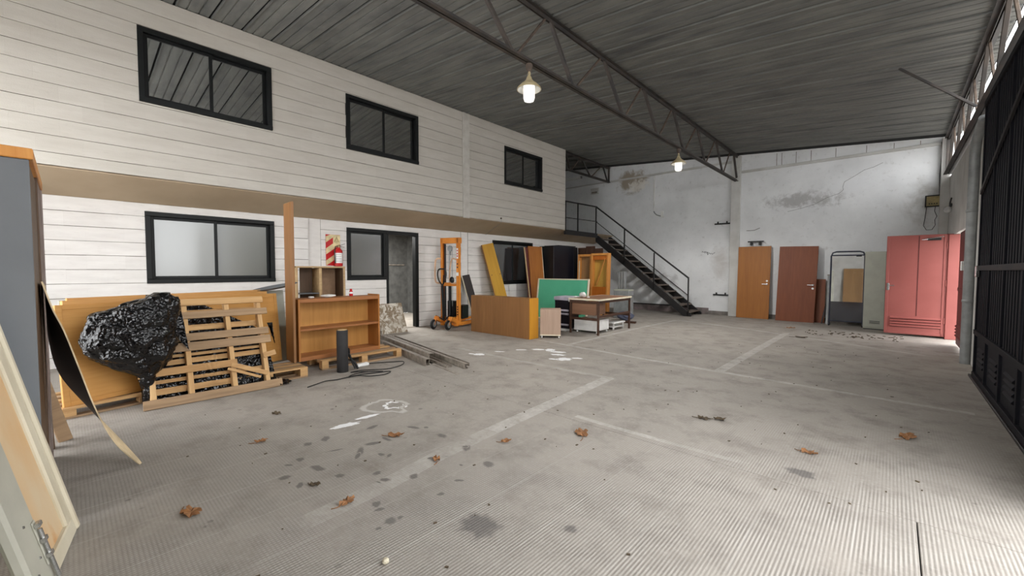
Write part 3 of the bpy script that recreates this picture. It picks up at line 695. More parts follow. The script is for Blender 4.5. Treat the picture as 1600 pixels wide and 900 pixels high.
MB().tube([(-.1, -.02, 0), (-.12, -.03, -.25), (-.14, -.03, -.42), (-.09, -.03, -.52), (.0, -.03, -.52), (.05, -.03, -.42), (.04, -.03, -.3), (.07, -.03, -.22), (.03, -.03, -.1), (.04, -.02, 0)], .006, 6).build('loose_wire', M['black_plastic'], o, True)
MB().tube([(.12, -.01, 0), (.12, -.01, -.65)], .008, 6).build('lead', M['galv'], o, True)
o = thing('bulkhead_lamp', 'small bulkhead lamp on the side wall above the doorway', 'lamp', (XR, 12.75, 2.66))
box('base', (-.04, -.09, .05), (0, .09, .12), M['black_plastic'], o, .01)
MB().lathe([(.03, .06), (.06, .03), (.065, -.02), (.04, -.06), (.005, -.07)], (-.06, 0, 0), 2, 14).build('globe', M['lamp_glass'], o, True)
MB().bar((-.03, .02, .12), (-.03, -.3, .2), .02, .02).build('arm', M['black_plastic'], o)
o = thing('downpipe', 'grey galvanised downpipe beside the gate', 'pipe', (.80, 8.9, 0))
MB().tube([(0, 0, 0), (0, 0, 3.0), (0, -.03, 3.12), (.01, -.12, 3.24), (.02, -.26, 3.34), (.03, -.42, 3.42)], .06, 14).build('pipe', M['galv'], o, True)
for z in (.9, 2.2): MB().lathe([(.064, 0), (.068, .005), (.068, .035), (.064, .04)], (0, 0, z), 2, 14).build('clamp', M['galv'], o, True)
box('switch_box', (-.075, .12, 1.36), (0, .22, 1.5), M['white_plastic'], o)
o = thing('soffit_hook_line', 'thin cord hanging from a hook on the upper wall over the soffit', 'cord', (XU, 7.72, 2.7))
MB().lathe([(.02, 0), (.02, .03)], (0, 0, 0), 0, 10).build('hook_plate', M['rust_steel'], o, True)
MB().tube([(.02, 0, 0), (.02, .0, -.12), (-.3, .05, -.22), (-.7, .12, -.38)], .004, 5).build('cord', M['galv'], o)
# ------------------------------------------------------------------ left foreground: wardrobe, steel door, warped sheet, props
o = thing('wardrobe', 'tall wardrobe with a grey laminate side and an orange wood top at the left edge', 'wardrobe', (-3.8, -.85, 0))
box('grey_side', (.575, -.75, 0), (.6, .74, 1.90), M['grey_panel'], o, .003)
box('top_board', (-.6, -.75, 1.90), (.612, .755, 1.955), M['orange_frame'], o, .004)
box('front_board', (-.57, .725, .02), (-.02, .745, 1.90), M['mauve'], o, .003)
box('front_board', (-.0, .715, .02), (.57, .74, 1.88), M['dark_ply'], o, .003)
box('edge_post', (-.6, .70, 0), (-.57, .752, 1.90), M['mauve'], o, .003)
box('edge_post', (-.03, .70, 0), (.0, .748, 1.90), M['dark_ply'], o, .003)
box('back_board', (-.6, -.75, .02), (.575, -.73, 1.90), M['dark_ply'], o, .003)
box('bottom_board', (-.57, -.73, .03), (.575, .70, .06), M['dark_ply'], o, .003)
# leaning steel door: local x along its width, z up its length
o = thing('steel_door', 'cream painted steel door with a rust stained panel leaning in the left foreground', 'door', (-3.10, .015, .008), (math.radians(12.4), 0, math.radians(-9)))
box('stile', (0, -.045, 0), (.045, .0, 2.02), M['cream_steel'], o, .01)
box('inner_stile', (.045, -.04, .0), (.13, -.012, 2.02), M['cream_steel'], o, .008)
box('rust_panel', (.12, -.035, .06), (.50, -.028, 1.98), M['rust_panel'], o, 0)
box('wide_stile', (.48, -.045, .0), (.70, .0, 2.02), M['grey_steel'], o, .012)
box('bottom_rail', (.05, -.045, -.0), (.48, -.008, .075), M['cream_steel'], o, .006)
box('top_rail', (.05, -.045, 1.94), (.48, -.008, 2.02), M['cream_steel'], o, .006)
lt = box('bolt_plate', (.50, .0, .10), (.535, .006, .30), M['grey_steel'], o, .002)
MB().tube([(.517, .014, .03), (.517, .014, .26)], .008, 8).build('bolt', M['chrome'], lt, True)
for z in (.13, .2, .27): box('keeper', (.498, .006, z), (.538, .024, z+.02), M['chrome'], lt, .003)
for x, z in ((.57, .16), (.60, .32), (.64, .12), (.56, .05)): MB().lathe([(.006, 0), (.005, .004)], (x, 0, z), 1, 8).build('rivet', M['chrome'], o)
o = thing('steel_sheet', 'pale grey steel sheet under the leaning cream door at the bottom left', 'sheet', (-2.42, -.17, .008), (math.radians(12.4), 0, math.radians(-9)))
box('sheet', (-.12, -.075, 0), (.24, -.048, 1.9), M['grey_steel'], o, .008)
# warped black sheet: a twisted strip resting on the wardrobe side
N = [(-3.5, -.094, 1.282), (-3.55, -.058, 1.12), (-3.6, -.015, .975), (-3.65, .042, .726), (-3.70, .106, .45), (-3.75, .19, .2), (-3.79, .305, .004)]
Mx = [(-4.12, -.098, 1.24), (-4.11, -.094, 1.06), (-4.10, -.088, .872), (-4.05, -.045, .65), (-3.95, .085, .41), (-3.86, .235, .155), (-3.80, .318, .006)]
def cat(P, t):
    t *= len(P)-1; i = min(int(t), len(P)-2); u = t-i
    p = [Vector(P[max(0, min(len(P)-1, i+k))]) for k in (-1, 0, 1, 2)]
    return .5*((2*p[1])+(p[2]-p[0])*u+(2*p[0]-5*p[1]+4*p[2]-p[3])*u*u+(3*p[1]-p[0]-3*p[2]+p[3])*u**3)
R_, K_ = 40, 8
rows = [[cat(N, i/R_).lerp(cat(Mx, i/R_), k/K_) for k in range(K_+1)] for i in range(R_+1)]
mb = MB(); top = []; bot = []
for i in range(R_+1):
    for k in range(K_+1):
        a = rows[min(i+1, R_)][k]-rows[max(i-1, 0)][k]; b = rows[i][min(k+1, K_)]-rows[i][max(k-1, 0)]
        n_ = a.cross(b); n_ = n_.normalized() if n_.length > 1e-9 else Vector((0, 0, 1))
        top.append(rows[i][k]+n_*.0035); bot.append(rows[i][k]-n_*.0035)
W_ = K_+1; NV = len(top)
fs = []; mi = []
for i in range(R_):
    for k in range(K_):
        q = (i*W_+k, i*W_+k+1, (i+1)*W_+k+1, (i+1)*W_+k); fs.append(q); mi.append(1); fs.append(tuple(NV+j for j in reversed(q))); mi.append(0)
    for k in (0, K_): fs.append((i*W_+k, (i+1)*W_+k, NV+(i+1)*W_+k, NV+i*W_+k)); mi.append(1)
for i in (0, R_):
    for k in range(K_): fs.append((i*W_+k, i*W_+k+1, NV+i*W_+k+1, NV+i*W_+k)); mi.append(1)
mb.add(top+bot, fs); mb.mi = mi
def direct(mb, name, mats, parent=None, smooth=False):
    ob = bpy.data.objects.new(name, mb.mesh(name, mats, smooth, False)); C.objects.link(ob); ob.parent = parent; return ob
# orient: dark face is the one turned to the viewer at the top
a_ = (top[1]-top[0]).cross(top[W_]-top[0]); view = Vector((0, 0, EYE))-top[0]
dark_is_top = (top[0]-bot[0]).dot(view) > 0
if dark_is_top: mb.mi = [0 if (j < 2*R_*K_+2*R_ and False) else m for j, m in enumerate(mi)]
mats = [M['dark_sheet'], M['cream_sheet']]
k2 = []; ptr = 0
for i in range(R_):
    for k in range(K_):
        k2 += ([1, 0] if dark_is_top else [0, 1])
    k2 += [1, 1]
k2 += [1]*(2*K_)
mb.mi = k2
o = direct(mb, 'warped_sheet', mats)
props(o, 'thin warped black sheet with a cream edge leaning beside the wardrobe', 'sheet')
o = thing('plank', 'short grey brown plank propped beside the wardrobe foot', 'plank', (-4.76, -.03, 0), (math.radians(12), math.radians(-4), math.radians(12)))
box('board', (-.02, -.05, 0.0), (.012, .03, .62), M['pallet'], o, .004)
o = thing('plank', 'dark narrow batten upright behind the wardrobe side', 'plank', (-4.62, -.11, 0), (math.radians(2), 0, 0))
box('board', (-.03, -.015, 0), (.03, .015, .78), M['dark_ply'], o, .003)
# ------------------------------------------------------------------ tan panels on a low pallet
def pallet(o, L, W, H, nb=6, stringers=3, top=True):
    """deck boards along local y, blocks and bearers across; origin at front left floor corner, extends to -x."""
    bt = .02; bl = H-2*bt-.0
    for k in range(nb):
        x = -W*k/(nb-1)*(1-.09/W)
        box('deck_board', (x-.09, 0, H-bt), (x, L, H), M['pallet'] if k % 2 else M['pallet_pale'], o, .003)
    for j in range(stringers):
        y = (L-.09)*j/(stringers-1)
        box('bearer', (-W, y, H-2*bt), (0, y+.09, H-bt), M['pallet_pale'], o, .003)
        for k in range(3):
            x = -(W-.1)*k/2
            box('block', (x-.10, y, bt), (x, y+.09, H-2*bt), M['pallet_pale'], o, .003)
    for k in range(3):
        x = -(W-.1)*k/2
        box('bottom_board', (x-.10, 0, 0), (x, L, bt), M['pallet'], o, .003)
o = thing('pallet', 'low pale pallet carrying the large tan panels', 'pallet', (-5.42, -.06, 0), (0, 0, math.radians(10)), 'wooden pallets along the left wall')
pallet(o, 1.15, .8, .10, 5)
PR = math.radians(20.0)
def leaning(name, label, cat, x, y, z, rz, lean, L, H, T, mat, edge=None, group=None):
    o = thing(name, label, cat, (x, y, z), (0, -lean, rz), group)
    box('sheet', (-T, 0, 0), (0, L, H), mat, o, .003)
    if edge:
        for nm, lo, hi in (('edge_strip', (-.0, 0, 0), (.006, .045, H)), ('edge_strip', (0, L-.045, 0), (.006, L, H)), ('edge_strip', (0, .045, H-.045), (.006, L-.045, H)), ('edge_strip', (0, .045, 0), (.006, L-.045, .045))):
            box(nm, lo, hi, edge, o, .002)
    return o
leaning('tan_panel', 'big tan framed panel, front of the leaning stack, behind the black plastic', 'panel', -5.47, -.05, .10, PR, .10, 2.19, .93, .03, M['tan_board'], M['tan_board'])
leaning('tan_panel', 'second orange tan panel showing only its top edge behind the front one', 'panel', -5.53, .0, .10, PR, .10, 2.02, .965, .05, M['pine_edge'])
leaning('tan_panel', 'third tan panel with a worn light edge behind two others', 'panel', -5.61, .03, .10, PR, .10, 1.92, .985, .03, M['pine_edge'])
leaning('white_board', 'long dirty white board rearmost in the leaning panel stack', 'board', -5.69, -.02, .03, PR, .10, 2.36, 1.03, .02, M['locker'])
o = thing('grey_tray', 'dark grey tray lying on the right end of the leaning panels', 'tray', (-6.45, 2.02, 1.10), (math.radians(10), 0, math.radians(8)))
MB().lathe([(.02, -.012), (.17, -.010), (.24, .012), (.245, .018), (.235, .016), (.16, -.002), (.02, -.004)], (0, 0, 0), 2, 24).build('dish', M['grey_panel'], o, True)
o.scale = (.8, 1.25, 1)
# upright pallet
LEAN = math.radians(20)
o = thing('pallet', 'weathered broken pallet stood on edge and leaning on the black plastic and tan panels', 'pallet', (-5.20, .46, 0), (0, -LEAN, 0), 'wooden pallets along the left wall')
HS = 1.0/math.cos(LEAN)
def zl_(z): return z/math.cos(LEAN)
for k, (z0, z1, ya, yb, dk) in enumerate([(.0, .085, 0, 1.22, 0), (.29, .36, -.02, .80, 0), (.50, .585, .02, 1.16, 1), (.60, .675, .06, 1.15, 1), (.825, .895, .1, 1.16, 0), (.96, 1.03, .14, 1.13, 0)]):
    ob = box('deck_board', (-.0, ya, zl_(z0)), (.02, yb, zl_(z1)), M['pallet'] if dk else M['pallet_pale'] if k % 2 else M['pallet'], o, .003)
for y in (.06, .36, .74, 1.06): box('stringer', (-.09, y, zl_(.02)), (-.0, y+.045, zl_(1.02)), M['pallet_z'], o, .003)
for z0, z1, ya, yb in ((.13, .19, .06, .8), (.235, .27, .02, 1.12), (.40, .45, .02, 1.12), (.47, .50, .02, 1.1), (.725, .785, .1, 1.1), (.90, .94, .1, 1.1)):
    box('back_board', (-.11, ya, zl_(z0)), (-.09, yb, zl_(z1)), M['pallet_pale'], o, .003)
MB().bar((.012, .74, zl_(.31)), (.03, 1.08, zl_(.16)), .02, .05, .002).build('splinter', M['pallet_pale'], o)
MB().bar((.03, .70, zl_(.27)), (.04, 1.0, zl_(.13)), .014, .028, .002).build('splinter', M['pallet_pale'], o)
MB().bar((.012, 1.06, zl_(.36)), (.02, 1.19, zl_(.38)), .02, .06, .003).build('splinter', M['pallet_pale'], o)
# black plastic sheeting: bundle hung over the pallet corner, sheet behind the slats
def crumple(p, s1=5.0, a1=.05, s2=13.0, a2=.022):
    v = Vector(p)
    f = abs(noise.noise(v*s1+Vector((3, 7, 1))))*1.4-.35
    g = abs(noise.noise(v*s2+Vector((9, 2, 5))))*2-.5
    h = noise.noise(v*27)*1.0
    return f*a1+g*a2*.6+h*.003
bag = thing('plastic_sheeting', 'bunched black polythene sheeting hung over the corner of the upright pallet', 'plastic sheet', (-5.30, .45, 0))
prof_ = [(1.12, .03, .06, .20), (1.08, .10, .13, .17), (1.02, .13, .23, .10), (.94, .16, .30, .02), (.85, .18, .335, -.03), (.75, .19, .345, -.05), (.65, .19, .345, -.05), (.54, .18, .31, -.03), (.44, .14, .22, .01), (.32, .07, .075, .06), (.2, .05, .05, .06), (.1, .045, .05, .07), (.02, .03, .04, .08)]
mb = MB(); nr, ns = 90, 96; vs = []
for i in range(nr+1):
    t = i/nr*(len(prof_)-1); j = min(int(t), len(prof_)-2); u = t-j; u = u*u*(3-2*u)
    z, rx, ry, cy = [prof_[j][q]*(1-u)+prof_[j+1][q]*u for q in range(4)]
    for k in range(ns):
        a = 2*PI*k/ns; p = Vector((.0+rx*math.cos(a)-.03*(1-z), cy+ry*math.sin(a), z))
        nrm = Vector((math.cos(a), math.sin(a)*.9, .3 if z > .8 else -.2)).normalized()
        p += nrm*crumple(p, 5, .05 if z > .45 else .02, 14, .028 if z > .3 else .012)
        vs.append((p.x, p.y, max(p.z, .008)))
fs = [(i*ns+k, i*ns+(k+1) % ns, (i+1)*ns+(k+1) % ns, (i+1)*ns+k) for i in range(nr) for k in range(ns)]
fs += [tuple(range(ns-1, -1, -1)), tuple(nr*ns+k for k in range(ns))]
mb.add(vs, fs).build('bundle', M['bag'], bag, True)
def cloth(fn, nu, nv, name, parent, th=.006):
    mb = MB(); P = [[Vector(fn(i/nu, j/nv)) for j in range(nv+1)] for i in range(nu+1)]
    vs = [p for r_ in P for p in r_]; n_ = len(vs); w_ = nv+1
    back_ = [p+Vector((-th, 0, 0)) for p in vs]; fs = []
    for i in range(nu):
        for j in range(nv):
            q = (i*w_+j, (i+1)*w_+j, (i+1)*w_+j+1, i*w_+j+1); fs += [q, tuple(n_+x for x in reversed(q))]
    for i in range(nu):
        for j in (0, nv): fs.append((i*w_+j, (i+1)*w_+j, n_+(i+1)*w_+j, n_+i*w_+j))
    for j in range(nv):
        for i in (0, nu): fs.append((i*w_+j, i*w_+j+1, n_+i*w_+j+1, n_+i*w_+j))
    return mb.add(vs+back_, fs).build(name, M['bag'], parent, True)
def behind(u, v):
    y = .02+1.2*u-.0; z = .02+.97*v*(1-.75*max(0, u-.42))
    x = -.05-.36*z
    c = crumple((x*.5, y*1.2, z*1.6), 6, .05, 16, .02)
    if u > .95: z *= .5
    return (x+.0+c*.6, y, z+.01)
cloth(behind, 70, 50, 'back_sheet', bag)
def flap(u, v):
    y = .08+.26*u+.05*v; z = 1.10-.50*v*(.35+.75*u)-.03*u
    x = .02-.30*z+.14+.02*math.sin(9*u+3*v)
    return (x+crumple((x, y*1.5, z), 7, .05, 15, .02), y, z)
cloth(flap, 36, 40, 'flap', bag)
def shred(u, v):
    z = .72-.24*v; y = 1.16+.06*u*(1-v)+.05*v
    return (-.17+.1*v+crumple((u, y*2, z*3), 7, .03, 20, .02), y, z)
cloth(shred, 6, 16, 'torn_strip', bag)
def toe(u, v): return (.10*u+.02, 1.20+.16*v*(1-.5*u), .012+.07*(1-v)*(1-u)+abs(crumple((u, v, .3), 6, .03, 14, .02)))
cloth(toe, 8, 12, 'loose_corner', bag)
# flat pallet + tall board + bookcase on its own pallet
o = thing('pallet', 'pallet lying flat on the floor between the upright pallet and the bookcase', 'pallet', (-5.40, 1.16, 0), (0, 0, 0), 'wooden pallets along the left wall')
pallet(o, .88, .46, .13, 5)
o = thing('pallet', 'pallet under the low oak bookcase', 'pallet', (-5.60, 2.30, 0), (0, 0, 0), 'wooden pallets along the left wall')
pallet(o, 1.22, .95, .13, 6)
o = thing('tall_board', 'tall narrow oak board standing on end left of the bookcase', 'board', (-5.72, 2.02, .131), (0, 0, math.radians(-3)))
box('sheet', (-.32, -.03, 0), (0, -.0, 2.10), M['cab_brown'], o, .003)
box('edge_band', (-.0, -.03, 0), (.004, 0, 2.10), M['cab_brown'], o, .001)
o = thing('bookcase', 'low open oak bookcase with one middle shelf on a pallet', 'bookcase', (-5.74, 2.06, .131), (0, 0, math.radians(3)))
BL, BH, BD = 1.21, .83, .30
box('side', (-BD, 0, 0), (0, .024, BH), M['oak'], o, .002); box('side', (-BD, BL-.024, 0), (0, BL, BH+.02), M['oak'], o, .002)
box('top', (-BD, .024, BH-.05), (0, BL-.024, BH), M['oak_h'], o, .003); box('shelf', (-BD+.01, .024, .40), (-.005, BL-.024, .43), M['oak_h'], o, .003)
box('bottom', (-BD, .024, 0), (0, BL-.024, .055), M['oak_h'], o, .003); box('back_panel', (-BD-.008, .0, 0), (-BD, BL, BH), M['oak_back'], o, 0)
o = thing('box_shelf', 'open two-bay plywood shelf unit standing behind the bookcase', 'shelf', (-6.75, 2.40, 0))
w_, h_ = .78, 1.41
box('side', (-.3, 0, 0), (0, .03, h_), M['crate_wood'], o, .003); box('side', (-.3, w_-.035, 0), (0, w_, h_), M['crate_wood'], o, .003)
box('divider', (-.3, .355, 0), (-.003, .395, h_-.03), M['crate_wood'], o, .003); box('top', (-.3, 0, h_-.025), (.004, w_, h_), M['crate_wood'], o, .003)
box('back_panel', (-.3, .395, 0), (-.29, w_-.035, h_-.025), M['crate_in'], o, 0); box('back_strip', (-.3, .16, 0), (-.29, .355, h_-.025), M['dark_ply'], o, 0)
box('inner_side', (-.29, w_-.045, .0), (-.004, w_-.035, h_-.03), M['dark_ply'], o, 0)
box('shelf', (-.29, .03, .97), (-.01, .355, .985), M['grey_panel'], o, .002)
TB = .131+BH+.001
o = thing('spray_can', 'small red bottle with a white band on the bookcase top', 'bottle', (-5.98, 2.90, TB))
MB().lathe([(.026, 0), (.028, .004), (.028, .04)], (0, 0, 0), 2, 14).build('body', M['red'], o, True)
MB().lathe([(.0285, .035), (.0285, .062)], (0, 0, 0), 2, 14).build('label_band', M['white_plastic'], o, True)
MB().lathe([(.028, .06), (.026, .07), (.016, .082), (.018, .084), (.018, .105), (.012, .108)], (0, 0, 0), 2, 14).build('cap', M['red'], o, True)
def wad(name, label, loc, r, mat, sc=(1, 1, .5), seed=0, cat='paper'):
    bm = bmesh.new(); bmesh.ops.create_icosphere(bm, subdivisions=3, radius=r)
    for v in bm.verts:
        q = noise.noise(v.co*(3/r*.25)+Vector((seed, 2, 3)))*.6+abs(noise.noise(v.co*(8/r*.25)+Vector((seed, 5, 1))))*.5
        v.co *= 1+.5*q; v.co.x *= sc[0]; v.co.y *= sc[1]; v.co.z *= sc[2]
    mz = min(v.co.z for v in bm.verts)
    for v in bm.verts: v.co.z -= mz
    me = bpy.data.meshes.new(name); bm.to_mesh(me); bm.free(); me.materials.append(mat)
    o = bpy.data.objects.new(name, me); C.objects.link(o); o.location = loc
    return props(o, label, cat)
wad('crumpled_paper', 'flattened white crumpled paper on the bookcase top', (-5.92, 2.52, TB), .06, M['paper'], (1, 1.6, .32), 1)
o = MB().tube([(.028*math.cos(k*PI/9), .028*math.sin(k*PI/9), .012) for k in range(18)], .011, 8, True).build('tape_roll', M['paper'], None, True)
o.location = (-5.90, 2.29, TB); props(o, 'white ring of tape on the bookcase top beside the tall board', 'tape')
# fire extinguisher and its board
o = thing('extinguisher_sign', 'red and cream striped plate behind the fire extinguisher', 'sign', (XL+.004, 3.665, 1.44))
box('plate', (0, -.145, 0), (.006, .145, .62), M['red'], o, .001)
for k in range(3):
    z = -.02+.24*k
    pts = [(-.143, z), (-.143, z+.12), (.143, z+.33), (.143, z+.21)]
    pts = [(y, min(max(q, .002), .618)) for y, q in pts]
    if z+.33 > .62 and k == 2: pts = [(-.143, z), (-.143, z+.12), (-.05, .618), (.05, .618), (.05, z+.142)]
    MB().add([(.0065, y, q) for y, q in pts]+[(.0075, y, q) for y, q in pts], [tuple(range(len(pts))), tuple(range(2*len(pts)-1, len(pts)-1, -1))]).build('stripe', M['cream_yellow'], o)
sq = box('class_panel', (.0075, .0, .45), (.009, .143, .615), M['cream_yellow'], o, 0)
MB().prism([(.015, .475), (.128, .475), (.0715, .595)], 0, .009, .0102).build('triangle', M['gold'], sq)
fc = bpy.data.curves.new('letter', 'FONT'); fc.body = 'A'; fc.size = .075; fc.align_x = 'CENTER'; fc.extrude = .0006
fc.materials.append(M['cream_yellow']); tmp = bpy.data.objects.new('letter', fc); C.objects.link(tmp)
me = bpy.data.meshes.new_from_object(tmp.evaluated_get(bpy.context.evaluated_depsgraph_get())); bpy.data.objects.remove(tmp); bpy.data.curves.remove(fc)
fo_ = bpy.data.objects.new('letter', me); C.objects.link(fo_); fo_.parent = sq; fo_.location = (.0109, .0715, .482); fo_.rotation_euler = (PI/2, 0, PI/2)
o = thing('fire_extinguisher', 'red fire extinguisher with a white label hung on the wall', 'extinguisher', (XL+.10, 3.735, 1.42))
MB().lathe([(.05, 0), (.072, .01), (.076, .03), (.076, .28), (.07, .32), (.045, .35), (.024, .365), (.022, .385)], (0, 0, 0), 2, 24).build('cylinder', M['red'], o, True)
lb_ = MB(); vs = []; fs = []
for k in range(11):
    a = math.radians(-75+13*k-10)
    for z in (.07, .27): vs.append((.0775*math.cos(a), .0775*math.sin(a), z))
fs = [(2*k, 2*k+2, 2*k+3, 2*k+1) for k in range(10)]
lab = lb_.add(vs, fs).build('label', M['white_plastic'], o, True)
for z in (.10, .13, .16, .20, .235):
    vs = []
    for k in range(8):
        a = math.radians(-66+12*k)
        for zz in (z, z+.008): vs.append((.0779*math.cos(a), .0779*math.sin(a), zz))
    MB().add(vs, [(2*k, 2*k+2, 2*k+3, 2*k+1) for k in range(7)]).build('print_line', M['steel_dull'], lab)
MB().lathe([(.02, .385), (.026, .39), (.026, .42), (.014, .43)], (0, 0, 0), 2, 12).build('valve', M['gold'], o, True)
MB().bar((0, .02, .42), (.02, .12, .46), .02, .008).bar((0, .02, .405), (.02, .11, .39), .02, .008).build('lever', M['black_plastic'], o)
MB().tube([(0, -.02, .41), (.02, -.07, .40), (.03, -.095, .32), (.03, -.09, .15), (.03, -.088, .06)], .009, 8).build('hose', M['black_plastic'], o, True)
box('wall_hook', (-.1, -.02, .3), (-.06, .02, .36), M['black_steel'], o)
o = thing('stained_board', 'square white board with brown mottling leaning by the office doorway', 'board', (-7.84, 4.47, .0), (0, math.radians(-24), math.radians(-3)))
box('sheet', (-.02, 0, 0), (0, .60, .68), M['stained'], o, .003)
o = thing('roll', 'upright black felt roll with a pale core in front of the bookcase', 'roll', (-5.34, 2.46, 0))
MB().lathe([(.070, 0), (.072, .005), (.071, .55), (.066, .556), (.056, .556)], (0, 0, 0), 2, 28).build('felt', M['roll'], o, True)
MB().lathe([(.058, .50), (.058, .563), (.045, .565), (.01, .562)], (0, 0, 0), 2, 24).build('core', M['core'], o, True)
MB().tube([(.02, .07, .30), (.0, .09, .26), (-.02, .10, .2), (-.0, .12, .15), (.02, .17, .08), (.02, .2, .012)], .016, 7).tube([(.03, .066, .24), (.01, .10, .2), (.01, .13, .1), (.03, .16, .02)], .012, 7).build('strap', M['rubber'], o, True)
cp = [(-4.89, 1.84), (-4.93, 1.96), (-4.96, 2.08), (-4.97, 2.22), (-4.96, 2.36), (-4.92, 2.47), (-4.84, 2.58), (-4.76, 2.74), (-4.82, 2.86), (-4.92, 2.78), (-4.95, 2.6), (-4.95, 2.46), (-5.0, 2.38), (-5.06, 2.5), (-5.02, 2.66), (-4.94, 2.82), (-5.0, 2.72), (-5.1, 2.58), (-5.2, 2.50), (-5.18, 2.64), (-5.05, 2.78), (-5.02, 2.98), (-5.08, 3.2), (-5.22, 3.3), (-5.36, 3.2), (-5.44, 3.02), (-5.46, 2.90)]
pts = [cat([(x, y, .008+.006*(k % 3)) for k, (x, y) in enumerate(cp)], t/160) for t in range(161)]
o = MB().tube(pts, .006, 6).build('cable', M['rubber'], None, True); props(o, 'thin black cable looped on the floor beside the felt roll', 'cable')
o = thing('socket_strip', 'white socket strip on the floor at the pallet under the bookcase', 'socket', (-5.46, 2.80, 0), (0, 0, math.radians(4)))
box('case', (-.03, -.09, 0), (.03, .09, .04), M['white_plastic'], o, .008)
for y in (-.055, 0, .055): MB().lathe([(.018, .04), (.018, .043), (.014, .043), (.012, .038)], (0, y, 0), 2, 12).build('socket', M['white_plastic'], o, True)
# steel sections on the floor
def section(kind, a, b, wd, ht, label, roll=0):
    a, b = Vector(a), Vector(b); d = (b-a).normalized(); L = (b-a).length
    o = thing('steel_profile', label, 'profile', (a.x, a.y, a.z), (roll, 0, math.atan2(d.y, d.x)), 'steel sections lying beside the bookcase pallet')
    t = .006
    if kind == 'U': mb = [('web', (0, -wd/2, 0), (L, wd/2, t)), ('flange', (0, -wd/2, 0), (L, -wd/2+t, ht)), ('flange', (0, wd/2-t, 0), (L, wd/2, ht))]
    elif kind == 'C': mb = [('web', (0, -t, 0), (L, 0, ht)), ('flange', (0, -wd, 0), (L, -t, t)), ('flange', (0, -wd, ht-t), (L, -t, ht))]
    elif kind == 'D': mb = [('web', (0, 0, 0), (L, t, ht)), ('flange', (0, t, 0), (L, wd, t)), ('flange', (0, t, ht-t), (L, wd, ht)), ('lip', (0, wd-t, t), (L, wd, .02)), ('lip', (0, wd-t, ht-.02), (L, wd, ht-t))]
    elif kind == 'L': mb = [('web', (0, -wd/2, 0), (L, wd/2, t)), ('flange', (0, wd/2-t, t), (L, wd/2, ht))]
    else: mb = [('strip', (0, -wd/2, 0), (L, wd/2, t))]
    for nm, lo, hi in mb: box(nm, lo, hi, M['steel_dull'], o, .0015)
    return o
section('D', (-7.05, 3.84, .0), (-4.80, 3.40, .0), .07, .10, 'nearest steel channel of the pile, its open end facing the hall')
section('D', (-7.1, 3.93, .0), (-4.86, 3.50, .0), .075, .155, 'tall steel channel just behind the nearest one')
section('U', (-6.9, 4.05, .0), (-4.50, 3.58, .0), .09, .035, 'low flat steel channel in the middle of the pile')
section('D', (-7.3, 4.24, .0), (-4.26, 3.66, .0), .05, .075, 'long steel channel towards the back of the pile')
section('U', (-7.3, 4.40, .0), (-4.36, 3.80, .0), .055, .05, 'rearmost slim steel channel of the pile')
section('F', (-5.0, 3.58, .0), (-4.12, 3.42, .0), .05, .02, 'flat steel strip poking out of the pile furthest right')
# ------------------------------------------------------------------ orange hand stacker
o = thing('pallet_stacker', 'orange manual pallet stacker standing against the wall', 'stacker', (-7.68, 6.16, 0), (0, 0, math.radians(18)))
o.scale = (.86, 1, 1)
OR = M['orange']
def chan(x, flip):
    s_ = 1 if flip else -1
    mb = MB().box((x-.035, -.05, .12), (x+.035, -.04, 2.10), .002).box((x+s_*.027-.008, -.05, .12), (x+s_*.027+.008, .05, 2.10), .002).box((x-.035, .04, .12), (x+.035, .05, 2.10), .002)
    return mb.build('mast_column', OR, o)
chan(-.25, False); chan(.26, True)
box('mast_head', (-.295, -.05, 1.98), (.305, .08, 2.11), OR, o, .004)
box('cross_bar', (-.21, -.045, .98), (.22, -.005, 1.06), OR, o, .004); box('base_bar', (-.295, -.06, .06), (.305, .06, .16), OR, o, .006)
for x in (-.19, .2): box('inner_mast', (x-.016, .0, .14), (x+.016, .045, 1.97), M['black_steel'], o, .003)
MB().tube([(-.02, .0, .15), (-.02, .0, 1.0)], .042, 14).build('lift_cylinder', M['black_plastic'], o, True)
MB().tube([(-.02, .0, 1.05), (-.02, .0, 1.8)], .011, 10).build('lift_rod', M['chrome'], o, True)
pl = MB().lathe([(.07, -.02), (.07, .02), (.062, .02), (.058, .0)], (-.01, .0, 1.86), 1, 20).build('chain_wheel', M['galv'], o, True)
box('wheel_fork', (-.02, -.03, 1.70), (.0, .03, 1.86), M['galv'], o)
for dx in (-.06, .045): MB().bar((dx, .02, 1.86), (dx, .02, .5), .006, .012).build('lift_chain', M['galv'], o)
MB().tube([(-.1, -.16, .2), (-.09, -.2, .6), (-.08, -.24, 1.0)], .035, 10).build('tiller', M['black_plastic'], o, True)
lp = [(-.08, -.24, 1.0), (-.17, -.25, 1.10), (-.22, -.25, 1.24), (-.19, -.25, 1.36), (-.08, -.25, 1.38), (.02, -.25, 1.36), (.05, -.25, 1.24), (.0, -.25, 1.10)]
MB().tube([cat(lp+[lp[0]], t/40) for t in range(41)], .018, 8).build('tiller_grip', M['black_plastic'], o, True)
MB().tube([(-.04, -.24, 1.02), (-.03, -.26, 1.15), (-.02, -.26, 1.24)], .012, 8).build('release_lever', M['black_plastic'], o, True)
def loop(x0, w2, nm):
    p_ = [(x0, -.05, 1.62), (x0-w2*.7, -.06, 1.62), (x0-w2, -.06, 1.52), (x0-w2*1.05, -.06, 1.18), (x0-w2*.8, -.06, 1.06), (x0, -.05, 1.05)]
    MB().tube([cat(p_, t/30) for t in range(31)], .021, 8).build(nm, M['peach'], o, True)
loop(-.26, .19, 'guard_handle')
